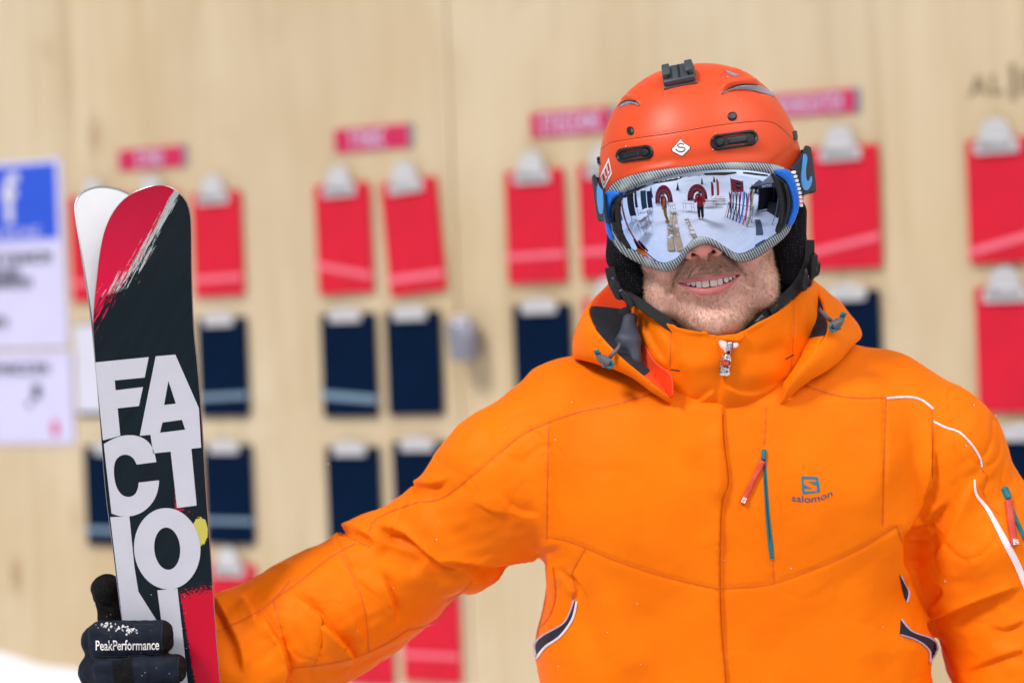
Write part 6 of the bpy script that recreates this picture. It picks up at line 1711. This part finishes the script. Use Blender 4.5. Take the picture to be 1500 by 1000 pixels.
def dome_tent(label, x_, y_, w, h, d, rz):
    e = empty('dome_tent', (x_, y_, 0), R(rz)); tag(e, label, 'tent', 'red dome tents')
    n, m_ = 28, 12; vs = []; fs = []
    for j in range(m_):
        v_ = j / (m_ - 1); k = 1 - 0.45 * v_ ** 2
        for i_ in range(n + 1):
            a = math.pi * i_ / n; vs.append((w / 2 * k * math.cos(a), d * v_, h * k * math.sin(a) ** 0.85 - 0.02))
    fs = [(j * (n + 1) + i_, j * (n + 1) + i_ + 1, (j + 1) * (n + 1) + i_ + 1, (j + 1) * (n + 1) + i_) for j in range(m_ - 1) for i_ in range(n)]
    o = obj('canopy', (vs, fs), 'tent_red', e, True); so_ = o.modifiers.new('cloth', 'SOLIDIFY'); so_.thickness = 0.02
    arc = [(w / 2 * math.cos(math.pi * i_ / 24), -0.03, max(0.02, h * math.sin(math.pi * i_ / 24) ** 0.85)) for i_ in range(25)]
    MB().tube(arc, 0.09, 8).build('arch', 'tent_red', e, True)
    arc = [(w * .36 * math.cos(math.pi * i_ / 24), -0.02, max(0.02, h * .74 * math.sin(math.pi * i_ / 24) ** 0.85)) for i_ in range(25)]
    MB().tube(arc, 0.02, 8).build('trim', 'tent_white', e, True)
    m = MB(); m.prism([(w * .2 * math.cos(math.pi * i_ / 12), d * .98, h * .4 * math.sin(math.pi * i_ / 12)) for i_ in range(13)], (0, 0, 0), (0, .02, 0)); m.build('back_panel', 'tent_dark', e)
dome_tent('red dome tent behind the mustard trousers in the reflection', -8.6, -6.2, 3.9, 3.5, 3.0, 135)
dome_tent('red dome tent behind the photographer in the reflection', -2.3, -10.2, 4.4, 3.5, 3.2, 172)

def trestle(label, x_, y_, rz, L=1.9, bench=True):
    e = empty('trestle_table', (x_, y_, 0), R(rz)); tag(e, label, 'table', 'snowy trestle tables')
    MB().box((0, 0, .73), (L, .55, .03), bev=.004).build('table_top', 'wood_plank', e)
    n, m_ = 12, 6; vs = []
    for i_ in range(n):
        for j in range(m_):
            a, b = -1 + 2 * i_ / (n - 1), -1 + 2 * j / (m_ - 1); edge = max(abs(a), abs(b))
            vs.append((a * (L / 2 - .01), b * .265, .747 + .07 * (1 - edge ** 6) + .01 * math.sin(7 * a + 5 * b)))
    obj('snow_cover', (vs, [(i_ * m_ + j, (i_ + 1) * m_ + j, (i_ + 1) * m_ + j + 1, i_ * m_ + j + 1) for i_ in range(n - 1) for j in range(m_ - 1)]), 'snow', e, True)
    for sx in (-1, 1):
        m = MB()
        for sy in (-1, 1): m.tube([(sx * L * .38, sy * .22, .72), (sx * L * .42, sy * .26, 0)], .018, 8)
        m.tube([(sx * L * .40, -.24, .35), (sx * L * .40, .24, .35)], .014, 8); m.build('leg_frame', 'pole_grey', e)
    if bench:
        for sy in (-1, 1):
            MB().box((0, sy * .62, .44), (L, .25, .03), bev=.004).build('bench', 'wood_plank', e)
            m = MB()
            for sx in (-1, 1): m.tube([(sx * L * .4, sy * .55, .43), (sx * L * .4, sy * .54, 0)], .014, 8); m.tube([(sx * L * .4, sy * .69, .43), (sx * L * .4, sy * .70, 0)], .014, 8)
            m.build('bench_legs', 'pole_grey', e)
for a in (('snowy table nearest to the mustard trousers in the reflection', -3.3, -1.9, 40, 1.2, False), ('snowy table left of the photographer in the reflection', -1.75, -2.6, 12, 1.2, False), ('snowy table just right of the photographer in the reflection', 0.35, -4.2, 8, 1.9, True),
          ('second snowy table right of the photographer in the reflection', 1.7, -5.6, 14, 1.9, True), ('farthest snowy table, near the feather flags in the reflection', 2.2, -7.9, 14, 1.9, True), ('small snowy table at the lower left of the reflection', -2.85, 1.75, 70, 1.0, False), ('snowy table beside the dark folded parasol in the reflection', -3.9, 0.9, 65, 1.2, False)):
    trestle(*a)
e = empty('folded_parasol', (-4.7, 1.45, 0)); tag(e, 'dark folded parasol at the left of the goggles reflection', 'parasol')
MB().tube([(0, 0, 0), (0, 0, 2.6)], .03, 10).build('pole', 'pole_grey', e, True); MB().tube([(0, 0, .95), (0, 0, 1.2), (0, 0, 1.9), (0, 0, 2.45), (0, 0, 2.6)], [.16, .15, .12, .07, .02], 12).build('canopy', 'cloth_navy', e, True); MB().tube([(0, 0, 0), (0, 0, .08)], .28, 16).build('base', 'pole_grey', e)

# rack of skis
RA, RBk = np.array([1.55, -1.0]), np.array([2.35, 0.62]); ru = (RBk - RA) / np.linalg.norm(RBk - RA); rn = np.array([-ru[1], ru[0]])
e = empty('ski_rack', (float(RA[0]), float(RA[1]), 0)); tag(e, 'grey ski rack under the red banner in the reflection', 'rack')
m = MB()
L_ = float(np.linalg.norm(RBk - RA))
for hgt in (.35, .95): m.tube([(0, 0, hgt), (*(ru * L_), hgt)], .02, 8)
m.build('rail', 'pole_grey', e)
for k in (0.0, 1.0):
    a = ru * L_ * k; m = MB(); m.tube([(a[0] - rn[0] * .3, a[1] - rn[1] * .3, 0), (a[0], a[1], 1.0)], .02, 8); m.tube([(a[0] + rn[0] * .3, a[1] + rn[1] * .3, 0), (a[0], a[1], 1.0)], .02, 8); m.build('leg', 'pole_grey', e)
cols = [('black', (24, 24, 28)), ('crimson', (180, 24, 44)), ('pale grey', (190, 194, 204)), ('teal', (20, 120, 130)), ('yellow-green', (150, 170, 30)), ('navy', (20, 40, 100)), ('orange', (226, 90, 30)), ('violet', (96, 60, 150)), ('white', (230, 232, 238)), ('bright blue', (40, 110, 220)), ('dark green', (16, 70, 50)), ('pink', (220, 90, 140)), ('maroon', (96, 16, 36)), ('sand', (200, 170, 120))]
for i_, (cn_, rgb) in enumerate(cols):
    mt_ = plain('ski_' + cn_.replace(' ', '_').replace('-', '_'), srgb(*rgb), 0.3, 0, 0.1, 10)
    t_ = (i_ + .5) / len(cols); b = RA + ru * L_ * t_; s_ = rn * (.26 if i_ % 2 else -.26); Ls = random.uniform(1.62, 1.85)
    e = empty('racked_ski', (float(b[0] + s_[0]), float(b[1] + s_[1]), 0)); tag(e, f'{cn_} ski leaning in the rack mirrored in the goggles', 'ski', 'skis in the rack')
    lean = np.array([-s_[0], -s_[1], 0]) * 1.0; up_ = np.array([0, 0, 1.0]); prof = []
    for k in np.linspace(0, 1, 14):
        w_ = .045 * (1 - .35 * math.sin(math.pi * k)) + .01; w_ = w_ if k < .93 else w_ * math.sqrt(max(.02, 1 - ((k - .93) / .07) ** 2))
        c_ = lean * k * 1.1 + up_ * (.01 + Ls * k) + np.array([*(-rn * (.05 * max(0, k - .9) * 20 * .05)), 0]); prof.append((c_, w_))
    uu = np.array([*ru, 0]); nn_ = np.array([*rn, 0]) * .006
    vs = []
    for c_, w_ in prof: vs += [c_ - uu * w_ - nn_, c_ + uu * w_ - nn_, c_ + uu * w_ + nn_, c_ - uu * w_ + nn_]
    fs = [(k * 4 + j, k * 4 + (j + 1) % 4, (k + 1) * 4 + (j + 1) % 4, (k + 1) * 4 + j) for k in range(13) for j in range(4)] + [(3, 2, 1, 0), (52, 53, 54, 55)]
    obj('ski_body', (vs, fs), mt_, e)
    c_, w_ = prof[6]; m = MB(); m.box(tuple(c_ - np.array([*rn, 0]) * (.03 if i_ % 2 else -.03)), (.07, .05, .16), bev=.008); m.build('binding', 'black_plastic', e)

# banner on posts
e = empty('banner', (2.75, -1.75, 0), R(-29)); tag(e, 'crimson banner with dark panel on posts, mirrored above the ski rack', 'banner')
MB().box((0, 0, 2.12), (2.0, .02, 1.0)).build('cloth', 'tent_red', e); MB().box((0.05, .016, 2.15), (.85, .01, .55)).build('dark_panel', 'tent_dark', e)
lettering(e, .7, .12, 6, 'tent_white', .024, 2.15, .05, 77)
for sx in (-1, 1): MB().tube([(sx * 1.03, 0, 0), (sx * 1.03, 0, 2.7)], .03, 8).build('post', 'pole_grey', e)
for lb, x_, y_, mt_, h_ in (('tall red feather flag in the reflection', 0.9, -11.5, 'tent_red', 4.2), ('tall orange feather flag in the reflection', 2.3, -11.8, 'feather_orange', 5.0)):
    e = empty('feather_flag', (x_, y_, 0)); tag(e, lb, 'flag', 'feather flags'); MB().tube([(0, 0, 0), (0, 0, h_)], .03, 8).build('pole', 'pole_grey', e)
    MB().prism([(.03, 0, .7), (.6, 0, .8), (.62, 0, h_ * .75), (.45, 0, h_ * .93), (.03, 0, h_)], (0, 0, 0), (0, .015, 0)).build('cloth', mt_, e)
def gazebo(label, x_, y_, rz, w=3.0, walls=False):
    e = empty('gazebo', (x_, y_, 0), R(rz)); tag(e, label, 'tent', 'dark gazebos'); h_ = w / 2
    m = MB(); m.add([(-h_, -h_, 2.15), (h_, -h_, 2.15), (h_, h_, 2.15), (-h_, h_, 2.15), (0, 0, 3.1), (-h_, -h_, 1.9), (h_, -h_, 1.9), (h_, h_, 1.9), (-h_, h_, 1.9)], [(0, 1, 4), (1, 2, 4), (2, 3, 4), (3, 0, 4), (0, 5, 6, 1), (1, 6, 7, 2), (2, 7, 8, 3), (3, 8, 5, 0)])
    o = m.build('canopy', 'tent_dark', e); so_ = o.modifiers.new('cloth', 'SOLIDIFY'); so_.thickness = .015
    for sx in (-1, 1):
        for sy in (-1, 1): MB().tube([(sx * (h_ - .04), sy * (h_ - .04), 0), (sx * (h_ - .04), sy * (h_ - .04), 2.1)], .03, 8).build('leg', 'pole_grey', e)
    lettering(e, w * .5, .14, 7, 'tent_white', -h_ - .012, 2.02, 0, 78)
    if walls:
        MB().box((0, h_ - .02, 1.0), (w - .1, .02, 1.9)).build('wall_panel', 'tent_dark', e); MB().box((h_ - .02, 0, 1.0), (.02, w - .1, 1.9)).build('wall_panel', 'tent_dark', e)
        MB().box((0, .2, .45), (w * .7, .7, .9), bev=.02).build('counter', 'cloth_black', e)
gazebo('dark gazebo far right in the goggles reflection', 6.8, -2.4, -52)
gazebo('dark walled gazebo nearest, at the right rim of the goggles reflection', 5.2, 0.9, -72, 2.6, True)
e = empty('grate_mat', (0, 0, 0)); tag(e, 'grey rubber grate mat on the snow, lower right of the reflection', 'mat')
MB().box((2.75, 1.10, .008), (.42, 1.5, .02), Matrix.Rotation(R(38), 3, 'Z'), .004).build('mat_sheet', 'mat_grey', e)
# planks on the snow
def plank(label, a, b, w):
    a = np.array(a, float); b = np.array(b, float); d_ = b - a; L_p = float(np.linalg.norm(d_)); e = empty('plank', (float((a + b)[0] / 2), float((a + b)[1] / 2), 0), math.atan2(d_[1], d_[0])); tag(e, label, 'plank', 'planks lying on the snow')
    MB().box((0, 0, .025), (L_p, w, .06), bev=.006).build('board', 'wood_plank', e)
    r = np.random.default_rng(int(L_p * 100)); m = MB()
    bm = bmesh.new(); bmesh.ops.create_icosphere(bm, subdivisions=2, radius=1.0); bv = np.array([v_.co for v_ in bm.verts]); bf = [[v_.index for v_ in f_.verts] for f_ in bm.faces]; bm.free()
    for k in range(7):
        s_ = r.uniform(.04, .12); m.add(np.array([r.uniform(-.48, .48) * L_p, r.uniform(-.4, .4) * w, .055]) + bv * [s_ * 1.3, s_, s_ * .35] * (1 + .15 * fnoise(bv / 1.1, k, 2))[:, None], bf)
    tag(m.build('snow_clumps', 'snow', e, True), kind='stuff')
plank('left one of the two wide planks in the reflection', (-2.98, -1.35), (-0.88, 2.0), .24)
plank('right one of the two wide planks in the reflection', (-2.70, -1.50), (-0.60, 1.86), .24)
plank('lone plank right of the wide pair in the reflection', (-1.30, -0.80), (-0.30, 1.05), .18)

# tall dark display boards at the left rim of the reflection, conifers on the slope
for i_, (x_, y_, w_, mt_, lb) in enumerate(((-5.2, 2.0, .8, 'tent_dark', 'dark display board at the left rim of the reflection'), (-5.6, 0.2, .7, 'board_teal', 'teal display board left in the reflection'), (-6.2, -1.0, .7, 'cloth_navy', 'navy display board left in the reflection, next to the teal one'))):
    if mt_ not in MATS: plain(mt_, srgb(20, 74, 84), 0.6)
    e = empty('display_board', (x_, y_, 0), R(-68 + 8 * i_)); tag(e, lb, 'board', 'display boards')
    MB().box((0, 0, 1.25), (w_, .04, 1.9), bev=.006).build('panel', mt_, e)
    for sx in (-1, 1): m = MB(); m.box((sx * w_ * .4, 0, .15), (.05, .05, .3)); m.box((sx * w_ * .4, 0, .015), (.06, .5, .03)); m.build('foot', 'pole_grey', e)
plain('needles', (0.022, 0.045, 0.034), 0.8, 0, 0.4, 2); plain('bark', (0.06, 0.045, 0.035), 0.85)
def conifer(label, x_, y_, z_, h_, seed):
    r = np.random.default_rng(seed); e = empty('pine_tree', (x_, y_, z_)); tag(e, label, 'tree', 'conifers on the slope')
    MB().tube([(0, 0, -.5), (0, 0, h_ * .9)], [.16, .03], 8).build('trunk', 'bark', e, True)
    m = MB()
    for k in range(9):
        zb = h_ * (.12 + .09 * k); rad = h_ * .24 * (1 - k / 9.5); n = 14; vs = [(0, 0, zb + h_ * .16)]; 
        for j in range(n): rr_ = rad * (1 if j % 2 else .55) * r.uniform(.8, 1.15); a = 2 * math.pi * j / n + r.uniform(-.1, .1); vs.append((rr_ * math.cos(a), rr_ * math.sin(a), zb - rr_ * .25))
        m.add(vs, [(0, 1 + j, 1 + (j + 1) % n) for j in range(n)])
    m.build('crown', 'needles', e)
for i_, (az, ds, h_, lb) in enumerate(((44, 30, 5.5, 'conifer right of the banner in the reflection'), (48, 33, 6.5, 'taller conifer above the gazebo roof in the reflection'), (51, 29, 5.0, 'small conifer above the gazebo in the reflection'), (-6, 46, 7, 'lone conifer on the slope right of the dome tent'), (6, 52, 8, 'conifer on the slope behind the feather flags'), (-30, 44, 7, 'conifer on the slope between the two dome tents'), (-58, 36, 7.5, 'conifer on the slope left of the dome tents'))):
    x_ = .22 + ds * math.sin(R(az)); y_ = 2.75 - ds * math.cos(R(az)); fr = max(0, -y_ - 14); conifer(lb, x_, y_, fr * .28 * min(1, fr / 30) * .9 - .3, h_, 90 + i_)
